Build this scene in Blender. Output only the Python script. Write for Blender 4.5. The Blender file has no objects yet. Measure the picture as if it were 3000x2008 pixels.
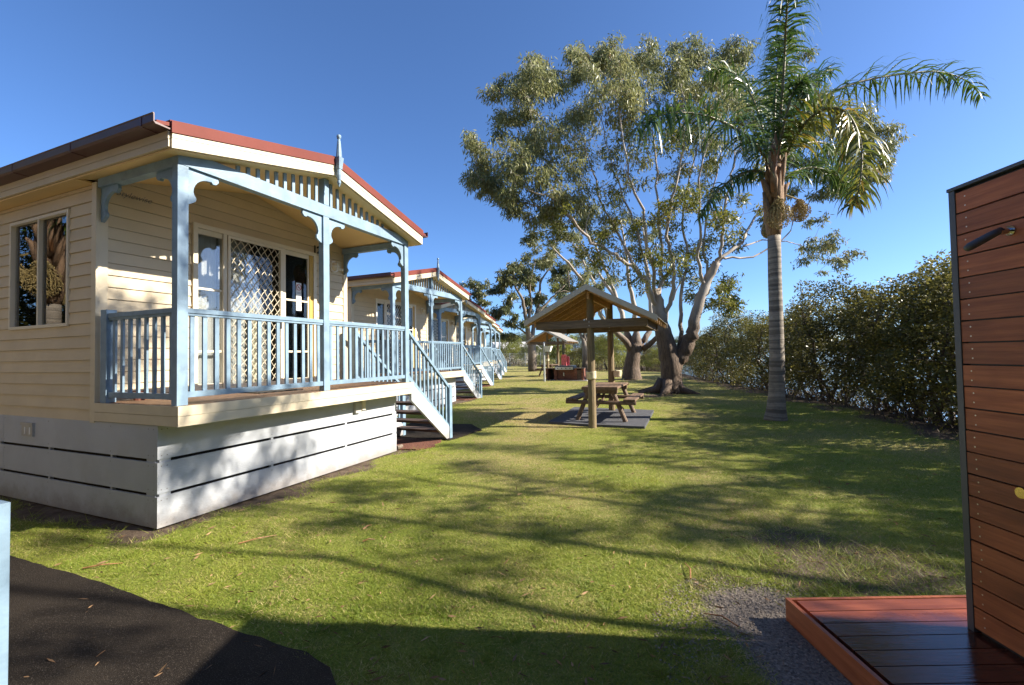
import bpy, math, random
import numpy as np
from mathutils import Vector, Matrix

# ------------------------------------------------------------------ scene, camera, light
scene = bpy.context.scene
COL = scene.collection
random.seed(7)
RNG = np.random.default_rng(11)

F_PX, PITCH, ROLL = 1313.94, 2.81554e-2, -1.68886e-2      # for a 3000 px wide frame
EYE = 1.6
cam_d = bpy.data.cameras.new('camera')
cam_d.sensor_width = 36.0
cam_d.lens = F_PX * 36.0 / 3000.0
cam_d.clip_start, cam_d.clip_end = 0.05, 6000
cam = bpy.data.objects.new('camera', cam_d)
COL.objects.link(cam)
cp, sp, cr, sr = math.cos(PITCH), math.sin(PITCH), math.cos(ROLL), math.sin(ROLL)
RC = np.array([[cr, -sr, 0], [sr, cr, 0], [0, 0, 1]]) @ np.array([[1, 0, 0], [0, sp, -cp], [0, cp, sp]])
m3 = Matrix([[RC[0][i], -RC[1][i], -RC[2][i]] for i in range(3)])
cam.matrix_world = Matrix.Translation((0, 0, EYE)) @ m3.to_4x4()
scene.camera = cam

SUN_EL = math.radians(31.2)
SUN_H = Vector((0.995, -0.10, 0)).normalized()             # horizontal direction towards the sun
world = bpy.data.worlds.new('World')
scene.world = world
world.use_nodes = True
wn = world.node_tree
wn.nodes.clear()
sky = wn.nodes.new('ShaderNodeTexSky')
sky.sky_type = 'NISHITA'
sky.sun_disc = False
sky.sun_elevation = SUN_EL
sky.sun_rotation = math.atan2(SUN_H.x, SUN_H.y)
sky.altitude = 0
sky.air_density = 0.75
sky.dust_density = 0.7
sky.ozone_density = 8.5
bg = wn.nodes.new('ShaderNodeBackground')
bg.inputs['Strength'].default_value = 0.102
wo = wn.nodes.new('ShaderNodeOutputWorld')
wn.links.new(sky.outputs[0], bg.inputs[0])
wn.links.new(bg.outputs[0], wo.inputs[0])

sun_d = bpy.data.lights.new('sun', 'SUN')
sun_d.energy = 5.0
sun_d.angle = math.radians(0.53)
sun_d.color = (1.0, 0.92, 0.79)
sun = bpy.data.objects.new('sun', sun_d)
sdir = Vector((-SUN_H.x * math.cos(SUN_EL), -SUN_H.y * math.cos(SUN_EL), -math.sin(SUN_EL)))
sun.rotation_euler = sdir.to_track_quat('-Z', 'Y').to_euler()
sun.location = (20, -2, 20)
COL.objects.link(sun)

scene.view_settings.view_transform = 'Standard'
scene.view_settings.look = 'None'
scene.view_settings.exposure = 1.25
scene.view_settings.gamma = 1.0
scene.view_settings.use_curve_mapping = False
scene.cycles.max_bounces = 6
scene.cycles.transparent_max_bounces = 8
scene.cycles.use_denoising = True

# ------------------------------------------------------------------ geometry frame helpers
YAW = 0.396232587
UX = np.array([math.sin(YAW), math.cos(YAW), 0.0])          # along the front of the cabins
VX = np.array([-math.cos(YAW), math.sin(YAW), 0.0])         # into the cabins
ROW_ROT = math.atan2(UX[1], UX[0])
ORG = np.array([-3.371, 4.268, 0.0])


def W(u, v, z=0.0):
    return ORG + UX * u + VX * v + np.array([0, 0, z])


def uv_of(x, y):
    dx, dy = x - ORG[0], y - ORG[1]
    return dx * UX[0] + dy * UX[1], dx * VX[0] + dy * VX[1]


def ray(px, py):                                           # px in a 2343 wide copy of the frame
    x, y = px / 0.781, py / 0.781
    return RC.T @ np.array([(x - 1500) / F_PX, (y - 1004) / F_PX, 1.0])


def at_depth(px, py, Y):
    d = ray(px, py)
    return np.array([0, 0, EYE]) + d * (Y / d[1])


def sstep(a, b, x):
    t = np.clip((x - a) / (b - a), 0, 1)
    return t * t * (3 - 2 * t)


EDGE_Y = np.array([-60, 2.0, 5.0, 8.09, 11.3, 14.6, 20, 25.8, 33, 42, 50, 60, 2000])
EDGE_X = np.array([8.5, 8.2, 8.0, 8.1, 9.0, 9.0, 9.6, 10.2, 11.5, 12.0, 14.0, 20.0, 900])


def terrain(x, y):
    x = np.asarray(x, float); y = np.asarray(y, float)
    z = 0.12 * sstep(9.5, 16, y) * (1 - 0.35 * sstep(2, 7, x))
    z = z + 0.012 * np.sin(x * 1.3 + 0.5 * y) * np.sin(y * 1.1 - 0.3 * x) * sstep(3, 6, y)
    z = z + 0.006 * np.sin(x * 4.1 + y * 2.7) * np.sin(y * 3.3 - x * 1.9)
    z = z + 0.18 * np.exp(-((x - 9.0) ** 2 / 9 + (y - 31) ** 2 / 30))
    d = x - np.interp(y, EDGE_Y, EDGE_X)
    z = z - 1.15 * sstep(0.2, 3.4, d)
    return z


def ground(x, y):
    return float(terrain(x, y))


def on_ground(px, py):
    d = ray(px, py)
    z = 0.0
    for _ in range(12):
        P = np.array([0, 0, EYE]) + d * ((z - EYE) / d[2])
        z = ground(P[0], P[1])
    return P


# ------------------------------------------------------------------ mesh builders
class MB:
    """collects shapes into one mesh"""

    def __init__(self):
        self.v, self.f, self.m = [], [], []

    def add(self, verts, faces, mi=0):
        n = len(self.v)
        self.v += [tuple(p) for p in verts]
        self.f += [tuple(i + n for i in fc) for fc in faces]
        self.m += [mi] * len(faces)
        return self

    def hexa(self, c, mi=0):
        return self.add(c, [(0, 3, 2, 1), (4, 5, 6, 7), (0, 1, 5, 4), (1, 2, 6, 5), (2, 3, 7, 6), (3, 0, 4, 7)], mi)

    def box(self, x0, x1, y0, y1, z0, z1, mi=0):
        return self.hexa([(x0, y0, z0), (x1, y0, z0), (x1, y1, z0), (x0, y1, z0),
                          (x0, y0, z1), (x1, y0, z1), (x1, y1, z1), (x0, y1, z1)], mi)

    def bar(self, a, b, w, h, up=(0, 0, 1), mi=0):          # box from point a to b, w sideways, h along up
        a, b, up = Vector(a), Vector(b), Vector(up)
        d = (b - a).normalized()
        s = d.cross(up).normalized() * (w / 2)
        t = s.cross(d).normalized() * (h / 2)
        return self.hexa([a - s - t, a + s - t, b + s - t, b - s - t, a - s + t, a + s + t, b + s + t, b - s + t], mi)

    def prism(self, outline, axis, d0, d1, mi=0):            # 2D outline extruded along axis
        def P(p, d):
            return {'x': (d, p[0], p[1]), 'y': (p[0], d, p[1]), 'z': (p[0], p[1], d)}[axis]
        n = len(outline)
        vs = [P(p, d0) for p in outline] + [P(p, d1) for p in outline]
        fs = [tuple(range(n))[::-1], tuple(range(n, 2 * n))]
        fs += [(i, (i + 1) % n, n + (i + 1) % n, n + i) for i in range(n)]
        return self.add(vs, fs, mi)

    def tube(self, pts, radii, n=6, mi=0, cap=True):
        pts = [Vector(p) for p in pts]
        if not hasattr(radii, '__len__'):
            radii = [radii] * len(pts)
        vs, fs = [], []
        ref = Vector((0.31, 0.17, 0.93))
        for i, p in enumerate(pts):
            d = (pts[min(i + 1, len(pts) - 1)] - pts[max(i - 1, 0)])
            if d.length < 1e-9:
                d = Vector((0, 0, 1))
            d.normalize()
            if abs(d.dot(ref)) > 0.95:
                ref = Vector((0.9, 0.1, 0.2))
            s = d.cross(ref).normalized()
            t = s.cross(d)
            for k in range(n):
                a = 2 * math.pi * k / n
                vs.append(p + (s * math.cos(a) + t * math.sin(a)) * radii[i])
        for i in range(len(pts) - 1):
            for k in range(n):
                a, b = i * n + k, i * n + (k + 1) % n
                fs.append((a, b, b + n, a + n))
        if cap:
            fs.append(tuple(range(n))[::-1])
            fs.append(tuple(range((len(pts) - 1) * n, len(pts) * n)))
        return self.add(vs, fs, mi)

    def lathe(self, prof, c, n=12, mi=0):                    # prof: (r, z)
        return self.tube([(c[0], c[1], c[2] + z) for r, z in prof], [max(r, 1e-4) for r, z in prof], n, mi)

    def mesh(self, name, mats, smooth=False):
        me = bpy.data.meshes.new(name)
        me.from_pydata(self.v, [], self.f)
        for m in (mats if isinstance(mats, (list, tuple)) else [mats]):
            me.materials.append(m)
        if max(self.m, default=0) > 0:
            me.polygons.foreach_set('material_index', self.m)
        if smooth:
            me.polygons.foreach_set('use_smooth', [True] * len(me.polygons))
        me.update()
        return me


def link(name, me, parent=None, loc=None, rotz=None):
    o = bpy.data.objects.new(name, me)
    COL.objects.link(o)
    if parent is not None:
        o.parent = parent
    if loc is not None:
        o.location = loc
    if rotz is not None:
        o.rotation_euler = (0, 0, rotz)
    return o


def part(name, mb, mat, parent, smooth=False, kind=None, label=None):
    o = link(name, mb.mesh(name, mat, smooth), parent)
    if kind:
        o['kind'] = kind
    if label:
        o['label'] = label
    return o


def tag(o, label, cat, group=None, kind=None):
    o['label'] = label
    o['category'] = cat
    if group:
        o['group'] = group
    if kind:
        o['kind'] = kind
    return o


def thing(name, label, cat, loc=(0, 0, 0), rotz=0.0, group=None):
    return tag(link(name, None, None, tuple(loc), rotz), label, cat, group)


def struct(o):
    o['kind'] = 'structure'
    return o


def copy_tree(o, parent=None):
    c = o.copy()
    COL.objects.link(c)
    c.parent = parent
    for ch in [q for q in bpy.data.objects if q.parent == o]:
        copy_tree(ch, c)
    return c


def np_mesh(name, verts, quads=None, tris=None, var=None, mats=(), mat_idx=None, smooth=False, attrs=None):
    me = bpy.data.meshes.new(name)
    verts = np.asarray(verts, np.float32)
    q = np.zeros((0, 4), np.int32) if quads is None else np.asarray(quads, np.int32)
    t = np.zeros((0, 3), np.int32) if tris is None else np.asarray(tris, np.int32)
    me.vertices.add(len(verts))
    me.vertices.foreach_set('co', verts.ravel())
    nl = q.size + t.size
    me.loops.add(nl)
    me.loops.foreach_set('vertex_index', np.concatenate([q.ravel(), t.ravel()]))
    me.polygons.add(len(q) + len(t))
    starts = np.concatenate([np.arange(len(q)) * 4, q.size + np.arange(len(t)) * 3]).astype(np.int32)
    me.polygons.foreach_set('loop_start', starts)
    if smooth:
        me.polygons.foreach_set('use_smooth', np.ones(len(q) + len(t), bool))
    for m in mats:
        me.materials.append(m)
    if mat_idx is not None:
        me.polygons.foreach_set('material_index', np.asarray(mat_idx, np.int32))
    me.update(calc_edges=True)
    if var is not None:
        a = me.attributes.new('var', 'FLOAT', 'FACE')
        a.data.foreach_set('value', np.asarray(var, np.float32))
    for k, val in (attrs or {}).items():
        a = me.attributes.new(k, 'FLOAT', 'POINT')
        a.data.foreach_set('value', np.asarray(val, np.float32))
    return me


# ------------------------------------------------------------------ materials
def nd(nt, t, **kw):
    n = nt.nodes.new(t)
    for k, v in kw.items():
        setattr(n, k, v)
    return n


def setin(n, **kw):
    for k, v in kw.items():
        n.inputs[k.replace('_', ' ')].default_value = v


def mixc(nt, fac, a, b, blend='MIX'):
    n = nt.nodes.new('ShaderNodeMix')
    n.data_type = 'RGBA'
    n.blend_type = blend
    for sock, val in ((n.inputs[0], fac), (n.inputs[6], a), (n.inputs[7], b)):
        if hasattr(val, 'is_linked'):
            nt.links.new(val, sock)
        elif isinstance(val, (int, float)):
            sock.default_value = val
        else:
            sock.default_value = (*val[:3], 1)
    return n.outputs[2]


def math_n(nt, op, a, b=0.0, clamp=False):
    n = nt.nodes.new('ShaderNodeMath')
    n.operation = op
    n.use_clamp = clamp
    for s, val in ((n.inputs[0], a), (n.inputs[1], b)):
        if hasattr(val, 'is_linked'):
            nt.links.new(val, s)
        else:
            s.default_value = val
    return n.outputs[0]


def noise(nt, vec, scale, detail=4, rough=0.55):
    n = nt.nodes.new('ShaderNodeTexNoise')
    n.inputs['Scale'].default_value = scale
    n.inputs['Detail'].default_value = detail
    n.inputs['Roughness'].default_value = rough
    nt.links.new(vec, n.inputs['Vector'])
    return n.outputs[0]


def ramp(nt, fac, lo, hi, smooth=True):
    n = nt.nodes.new('ShaderNodeMapRange')
    n.interpolation_type = 'SMOOTHSTEP' if smooth else 'LINEAR'
    n.inputs[1].default_value, n.inputs[2].default_value = lo, hi
    nt.links.new(fac, n.inputs[0])
    return n.outputs[0]


def base_mat(name):
    m = bpy.data.materials.new(name)
    m.use_nodes = True
    nt = m.node_tree
    return m, nt, nt.nodes['Principled BSDF'], nt.nodes['Material Output']


def coords(nt, stretch=(1, 1, 1), rnd=True):
    tc = nt.nodes.new('ShaderNodeTexCoord')
    v = tc.outputs['Object']
    if rnd:
        oi = nt.nodes.new('ShaderNodeObjectInfo')
        mul = nt.nodes.new('ShaderNodeVectorMath')
        mul.operation = 'MULTIPLY_ADD'
        cmb = nt.nodes.new('ShaderNodeCombineXYZ')
        for i in range(3):
            nt.links.new(math_n(nt, 'MULTIPLY', oi.outputs['Random'], 13.7 + 7 * i), cmb.inputs[i])
        mul.inputs[1].default_value = (1, 1, 1)
        nt.links.new(v, mul.inputs[0])
        nt.links.new(cmb.outputs[0], mul.inputs[2])
        v = mul.outputs[0]
    mp = nt.nodes.new('ShaderNodeMapping')
    mp.inputs['Scale'].default_value = stretch
    nt.links.new(v, mp.inputs['Vector'])
    return mp.outputs[0]


def mk(name, col, rough=0.6, var=0.12, scale=3.0, stretch=(1, 1, 1), bump=0.15, bscale=60, rnd=0.0, spec=0.5,
       dirt=None, dirt_amt=0.3, dirt_scale=1.4, bevel=0.0, metal=0.0, bstretch=None, col2=None, splash=None):
    m, nt, b, out = base_mat(name)
    vec = coords(nt, stretch)
    n1 = noise(nt, vec, scale)
    lo = tuple(c * (1 - var) for c in col)
    hi = tuple(min(1, c * (1 + var)) for c in (col2 or col))
    c = mixc(nt, ramp(nt, n1, 0.3, 0.7), lo, hi)
    if rnd:
        oi = nt.nodes.new('ShaderNodeObjectInfo')
        val = math_n(nt, 'MULTIPLY_ADD', oi.outputs['Random'], 2 * rnd)
        val.node.inputs[2].default_value = 1 - rnd
        cc = nt.nodes.new('ShaderNodeCombineColor')
        for i in range(3):
            nt.links.new(val, cc.inputs[i])
        c = mixc(nt, 1.0, c, cc.outputs[0], 'MULTIPLY')
    if dirt:
        n2 = noise(nt, coords(nt, (1, 1, 1)), dirt_scale, 6, 0.65)
        f = math_n(nt, 'MULTIPLY', ramp(nt, n2, 0.5, 0.75), dirt_amt)
        c = mixc(nt, f, c, dirt)
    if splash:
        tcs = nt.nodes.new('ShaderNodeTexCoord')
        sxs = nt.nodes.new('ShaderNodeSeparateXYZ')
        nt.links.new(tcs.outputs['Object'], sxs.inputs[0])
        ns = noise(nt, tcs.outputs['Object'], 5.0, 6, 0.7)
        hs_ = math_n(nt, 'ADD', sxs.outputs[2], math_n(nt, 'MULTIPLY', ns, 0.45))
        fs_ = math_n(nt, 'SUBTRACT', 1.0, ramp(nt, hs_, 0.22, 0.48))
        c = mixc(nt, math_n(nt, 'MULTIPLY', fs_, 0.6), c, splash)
    nt.links.new(c, b.inputs['Base Color'])
    b.inputs['Roughness'].default_value = rough
    b.inputs['Metallic'].default_value = metal
    b.inputs['Specular IOR Level'].default_value = spec
    nrm = None
    if bevel:
        bv = nt.nodes.new('ShaderNodeBevel')
        bv.samples = 3
        bv.inputs['Radius'].default_value = bevel
        nrm = bv.outputs[0]
    if bump:
        bn = nt.nodes.new('ShaderNodeBump')
        bn.inputs['Strength'].default_value = bump
        bn.inputs['Distance'].default_value = 0.02
        nt.links.new(noise(nt, coords(nt, bstretch or stretch), bscale, 4), bn.inputs['Height'])
        if nrm is not None:
            nt.links.new(nrm, bn.inputs['Normal'])
        nrm = bn.outputs[0]
    if nrm is not None:
        nt.links.new(nrm, b.inputs['Normal'])
    return m


def leaf_mat(name, dark, light, extra=None, extra_from=0.85, rough=0.42, trans=0.35, spec=0.4, clump=0.5, tint=False):
    m, nt, b, out = base_mat(name)
    at = nt.nodes.new('ShaderNodeAttribute')
    at.attribute_name = 'var'
    c = mixc(nt, at.outputs['Fac'], dark, light)
    if extra:
        c = mixc(nt, ramp(nt, at.outputs['Fac'], extra_from, extra_from + 0.04), c, extra)
    oi = nt.nodes.new('ShaderNodeObjectInfo')
    vv = math_n(nt, 'MULTIPLY_ADD', oi.outputs['Random'], 0.45)
    vv.node.inputs[2].default_value = 0.78
    cb = nt.nodes.new('ShaderNodeCombineColor')
    for i in range(3):
        nt.links.new(vv, cb.inputs[i])
    if tint:
        c = mixc(nt, 1.0, c, cb.outputs[0], 'MULTIPLY')
    n = noise(nt, coords(nt, (1, 1, 1), rnd=True), 0.9, 2)
    c = mixc(nt, math_n(nt, 'MULTIPLY', ramp(nt, n, 0.35, 0.7), clump), c, mixc(nt, 0.6, light, c))
    nt.links.new(c, b.inputs['Base Color'])
    b.inputs['Roughness'].default_value = rough
    b.inputs['Specular IOR Level'].default_value = spec
    tr = nt.nodes.new('ShaderNodeBsdfTranslucent')
    nt.links.new(c, tr.inputs[0])
    ms = nt.nodes.new('ShaderNodeMixShader')
    ms.inputs[0].default_value = trans
    nt.links.new(b.outputs[0], ms.inputs[1])
    nt.links.new(tr.outputs[0], ms.inputs[2])
    nt.links.new(ms.outputs[0], out.inputs[0])
    return m


def glass_mat(name, tint=(0.95, 0.97, 0.97), trans=0.92):
    m, nt, b, out = base_mat(name)
    nt.nodes.remove(b)
    g = nt.nodes.new('ShaderNodeBsdfGlossy')
    g.inputs['Roughness'].default_value = 0.015
    t = nt.nodes.new('ShaderNodeBsdfTransparent')
    t.inputs[0].default_value = (*[c * trans for c in tint], 1)
    fr = nt.nodes.new('ShaderNodeFresnel')
    fr.inputs[0].default_value = 1.6
    f = math_n(nt, 'MULTIPLY', fr.outputs[0], 1.3, True)
    ms = nt.nodes.new('ShaderNodeMixShader')
    nt.links.new(f, ms.inputs[0])
    nt.links.new(t.outputs[0], ms.inputs[1])
    nt.links.new(g.outputs[0], ms.inputs[2])
    nt.links.new(ms.outputs[0], out.inputs[0])
    return m


M = {}
M['cream'] = mk('cream_vinyl', (0.60, 0.495, 0.335), 0.55, 0.05, 2.5, (1, 1, 1), 0.06, 90, rnd=0.025, dirt=(0.42, 0.34, 0.22), dirt_amt=0.22)
M['cream_trim'] = mk('cream_trim_paint', (0.63, 0.54, 0.385), 0.5, 0.05, 2.0, bump=0.05, bevel=0.004, dirt=(0.40, 0.33, 0.22), dirt_amt=0.25)
M['ceiling'] = mk('cream_ceiling_board', (0.76, 0.54, 0.25), 0.6, 0.05, 1.0, bump=0.03)
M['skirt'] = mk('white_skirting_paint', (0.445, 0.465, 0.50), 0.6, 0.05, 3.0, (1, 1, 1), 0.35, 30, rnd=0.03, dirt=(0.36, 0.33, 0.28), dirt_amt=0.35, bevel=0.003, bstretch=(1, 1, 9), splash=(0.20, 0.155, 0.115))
M['blue'] = mk('blue_grey_paint', (0.20, 0.295, 0.385), 0.5, 0.13, 6.0, bump=0.08, bscale=50, bevel=0.004, rnd=0.05, dirt=(0.10, 0.14, 0.18), dirt_amt=0.45, dirt_scale=5)
M['red'] = mk('red_roof_paint', (0.165, 0.042, 0.031), 0.6, 0.1, 2.0, bump=0.04, spec=0.15, dirt=(0.14, 0.05, 0.04), dirt_amt=0.35)
M['gutter'] = mk('shaded_red_gutter_paint', (0.085, 0.028, 0.025), 0.4, 0.1, 2.0, bump=0.03, dirt=(0.05, 0.03, 0.03), dirt_amt=0.5)  # same red as the roof, with its shade put into the colour
M['floorboard'] = mk('weathered_deck_timber', (0.20, 0.115, 0.065), 0.7, 0.3, 4.0, (0.6, 8, 8), 0.3, 30, rnd=0.15)
M['tread'] = mk('brown_tread_timber', (0.10, 0.06, 0.045), 0.7, 0.25, 4.0, (6, 0.8, 6), 0.3, 30, rnd=0.1)
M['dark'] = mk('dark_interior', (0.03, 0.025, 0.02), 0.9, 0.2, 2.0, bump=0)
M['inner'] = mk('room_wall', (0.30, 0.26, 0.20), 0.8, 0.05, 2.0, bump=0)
M['curtain'] = mk('white_net_curtain', (0.62, 0.60, 0.57), 0.8, 0.06, 3.0, bump=0.05)
M['glass'] = glass_mat('window_glass')
M['alu'] = mk('cream_aluminium', (0.70, 0.62, 0.47), 0.4, 0.03, 3.0, bump=0.0, bevel=0.003)
M['alu_white'] = mk('white_aluminium', (0.78, 0.77, 0.74), 0.4, 0.03, 3.0, bump=0.0)
M['yellow'] = mk('yellow_door_jamb_paint', (0.55, 0.36, 0.08), 0.5, 0.08, 3.0, bump=0.05)
M['black'] = mk('black_paint', (0.015, 0.015, 0.018), 0.5, 0.1, 3.0, bump=0)
M['white'] = mk('white_plastic', (0.78, 0.78, 0.76), 0.4, 0.03, 5, bump=0)
M['redprint'] = mk('red_print', (0.55, 0.03, 0.03), 0.5, 0.05, 5, bump=0)
M['greyprint'] = mk('grey_print', (0.20, 0.20, 0.22), 0.5, 0.05, 5, bump=0)
M['vent'] = mk('grey_vent_plastic', (0.42, 0.40, 0.36), 0.6, 0.1, 6, bump=0.05)
M['post_wood'] = mk('treated_pine_pole', (0.22, 0.16, 0.085), 0.75, 0.3, 3.0, (9, 9, 0.6), 0.5, 18, dirt=(0.10, 0.08, 0.05), dirt_amt=0.5)
M['beam_wood'] = mk('weathered_beam_timber', (0.17, 0.125, 0.085), 0.8, 0.25, 3.0, (8, 0.7, 8), 0.4, 18)
M['purlin'] = mk('warm_pine_purlin', (0.48, 0.28, 0.13), 0.7, 0.2, 3.0, (0.6, 8, 8), 0.2, 18, rnd=0.1)
M['table_wood'] = mk('brown_stained_table_timber', (0.165, 0.105, 0.066), 0.65, 0.25, 3.0, (0.8, 8, 8), 0.35, 20, rnd=0.15)
M['cap'] = mk('pale_roof_barge', (0.52, 0.48, 0.40), 0.5, 0.06, 3, bump=0.04, dirt=(0.3, 0.28, 0.22), dirt_amt=0.3, bevel=0.004)
M['sheet'] = mk('pale_roof_sheet', (0.30, 0.275, 0.23), 0.45, 0.06, 3, bump=0.0)
M['plywood'] = mk('pale_sheet_underside', (0.50, 0.33, 0.16), 0.6, 0.12, 3, bump=0.05)
M['rubber'] = mk('dark_rubber_matting', (0.085, 0.087, 0.098), 0.85, 0.15, 12, bump=0.6, bscale=160)
M['brick'] = mk('red_brown_brick', (0.20, 0.075, 0.05), 0.85, 0.25, 20, bump=0.4, bscale=90, rnd=0.25)
M['mortar'] = mk('grey_mortar', (0.09, 0.075, 0.065), 0.9, 0.15, 10, bump=0.3)
M['steel'] = mk('stainless_steel', (0.55, 0.56, 0.58), 0.28, 0.05, 5, bump=0.0, metal=1.0)
M['chrome'] = mk('chrome', (0.55, 0.55, 0.56), 0.08, 0.02, 5, bump=0.0, metal=1.0)
M['brass'] = mk('brass', (0.75, 0.55, 0.25), 0.2, 0.05, 5, bump=0.0, metal=1.0)
M['screwhead'] = mk('dull_screw_steel', (0.62, 0.55, 0.45), 0.35, 0.05, 5, bump=0.0, metal=0.7)
M['nail'] = mk('dull_nail_steel', (0.22, 0.21, 0.20), 0.6, 0.1, 5, bump=0.0)
M['frame_grey'] = mk('charcoal_powder_coat', (0.065, 0.072, 0.082), 0.42, 0.06, 4, bump=0.03, bevel=0.003)
M['hood'] = mk('dark_blue_enamel', (0.015, 0.03, 0.07), 0.3, 0.1, 5, bump=0)
M['pink'] = mk('pink_red_cloth', (0.75, 0.16, 0.17), 0.8, 0.25, 14, bump=0.3, bscale=30)
M['rust_tin'] = mk('rusty_white_tin', (0.74, 0.64, 0.47), 0.5, 0.1, 6, bump=0.05, dirt=(0.42, 0.14, 0.03), dirt_amt=0.9, dirt_scale=5)
M['concrete'] = mk('pale_concrete', (0.36, 0.34, 0.31), 0.9, 0.12, 6, bump=0.3)
M['galv'] = mk('galvanised_steel', (0.42, 0.43, 0.44), 0.5, 0.08, 6, bump=0, metal=0.4)
M['mulch'] = mk('red_bark_mulch', (0.17, 0.065, 0.04), 0.9, 0.6, 45, bump=1.0, bscale=60)
M['log'] = mk('grey_log_timber', (0.17, 0.13, 0.10), 0.85, 0.3, 5, (8, 8, 0.8), 0.5, 12)
M['far_wall'] = mk('pale_far_wall', (0.55, 0.50, 0.42), 0.7, 0.06, 2, bump=0)
M['far_roof'] = mk('pale_far_roof', (0.58, 0.56, 0.54), 0.5, 0.05, 2, bump=0)


def plank_mat(name, c1, c2, rough=0.5, long_axis=1, wet=False):
    m, nt, b, out = base_mat(name)
    st = [14, 14, 14]
    st[long_axis] = 0.8
    v = coords(nt, tuple(st))
    n1 = noise(nt, v, 2.5, 6, 0.65)
    c = mixc(nt, ramp(nt, n1, 0.25, 0.75), c1, c2)
    n2 = noise(nt, coords(nt, (1, 1, 1)), 2.2, 3)
    c = mixc(nt, math_n(nt, 'MULTIPLY', ramp(nt, n2, 0.45, 0.75), 0.45), c, tuple(x * 0.45 for x in c1))
    oi = nt.nodes.new('ShaderNodeObjectInfo')
    val = math_n(nt, 'MULTIPLY_ADD', oi.outputs['Random'], 0.5)
    val.node.inputs[2].default_value = 0.75
    cc = nt.nodes.new('ShaderNodeCombineColor')
    for i in range(3):
        nt.links.new(val, cc.inputs[i])
    c = mixc(nt, 1.0, c, cc.outputs[0], 'MULTIPLY')
    bn = nt.nodes.new('ShaderNodeBump')
    bn.inputs['Distance'].default_value = 0.01
    bn.inputs['Strength'].default_value = 0.25
    nt.links.new(noise(nt, v, 9, 4), bn.inputs['Height'])
    nt.links.new(bn.outputs[0], b.inputs['Normal'])
    if wet:
        tc = nt.nodes.new('ShaderNodeNewGeometry')
        sx = nt.nodes.new('ShaderNodeSeparateXYZ')
        nt.links.new(tc.outputs['Position'], sx.inputs[0])
        n3 = noise(nt, tc.outputs['Position'], 3.5, 4)
        yy = math_n(nt, 'ADD', sx.outputs[1], math_n(nt, 'MULTIPLY', n3, 0.30))
        w = math_n(nt, 'SUBTRACT', 1.0, ramp(nt, yy, 2.56, 2.74))
        c = mixc(nt, math_n(nt, 'MULTIPLY', w, 0.72), c, (0.018, 0.008, 0.006))
        rr = nt.nodes.new('ShaderNodeMapRange')
        rr.inputs[3].default_value, rr.inputs[4].default_value = 0.45, 0.07
        nt.links.new(w, rr.inputs[0])
        nt.links.new(rr.outputs[0], b.inputs['Roughness'])
        bs = nt.nodes.new('ShaderNodeMapRange')
        bs.inputs[3].default_value, bs.inputs[4].default_value = 0.3, 0.10
        nt.links.new(w, bs.inputs[0])
        nt.links.new(bs.outputs[0], bn.inputs['Strength'])
        b.inputs['Coat Weight'].default_value = 0.0
    else:
        b.inputs['Roughness'].default_value = rough
    nt.links.new(c, b.inputs['Base Color'])
    return m


M['shower_plank'] = plank_mat('oiled_hardwood_plank', (0.235, 0.060, 0.019), (0.45, 0.138, 0.046), 0.55, 1)
M['deck_plank'] = plank_mat('wet_hardwood_deck', (0.27, 0.060, 0.026), (0.40, 0.11, 0.048), 0.4, 0, wet=True)
M['deck_edge'] = plank_mat('hardwood_deck_edge', (0.24, 0.062, 0.022), (0.36, 0.11, 0.045), 0.5, 1)


def bark_mat(name, smooth_c, rough_c, patch=(0.30, 0.20, 0.13), h0=0.0, h1=2.0):
    """smooth pale limbs, rough brown base; the height of the change is a trait of the bark"""
    m, nt, b, out = base_mat(name)
    tc = nt.nodes.new('ShaderNodeTexCoord')
    mp = nt.nodes.new('ShaderNodeMapping')
    mp.inputs['Scale'].default_value = (1, 1, 0.25)
    nt.links.new(tc.outputs['Object'], mp.inputs[0])
    n1 = noise(nt, mp.outputs[0], 3.0, 5)
    c = mixc(nt, ramp(nt, n1, 0.4, 0.65), smooth_c, patch)
    c = mixc(nt, 0.55, c, smooth_c)
    sx = nt.nodes.new('ShaderNodeSeparateXYZ')
    nt.links.new(tc.outputs['Object'], sx.inputs[0])
    hz = math_n(nt, 'ADD', sx.outputs[2], math_n(nt, 'MULTIPLY', noise(nt, tc.outputs['Object'], 1.2, 3), 1.2))
    f = math_n(nt, 'SUBTRACT', 1.0, ramp(nt, hz, h0 + 0.6, h1 + 0.6))
    n2 = noise(nt, mp.outputs[0], 14.0, 6, 0.7)
    rc = mixc(nt, ramp(nt, n2, 0.35, 0.7), tuple(x * 0.45 for x in rough_c), rough_c)
    c = mixc(nt, f, c, rc)
    nt.links.new(c, b.inputs['Base Color'])
    b.inputs['Roughness'].default_value = 0.8
    bn = nt.nodes.new('ShaderNodeBump')
    bn.inputs['Distance'].default_value = 0.06
    nt.links.new(math_n(nt, 'MULTIPLY_ADD', f, 0.75), bn.inputs['Strength'])
    bn.inputs['Strength'].links[0].from_node.inputs[2].default_value = 0.15
    nt.links.new(n2, bn.inputs['Height'])
    nt.links.new(bn.outputs[0], b.inputs['Normal'])
    return m


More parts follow.
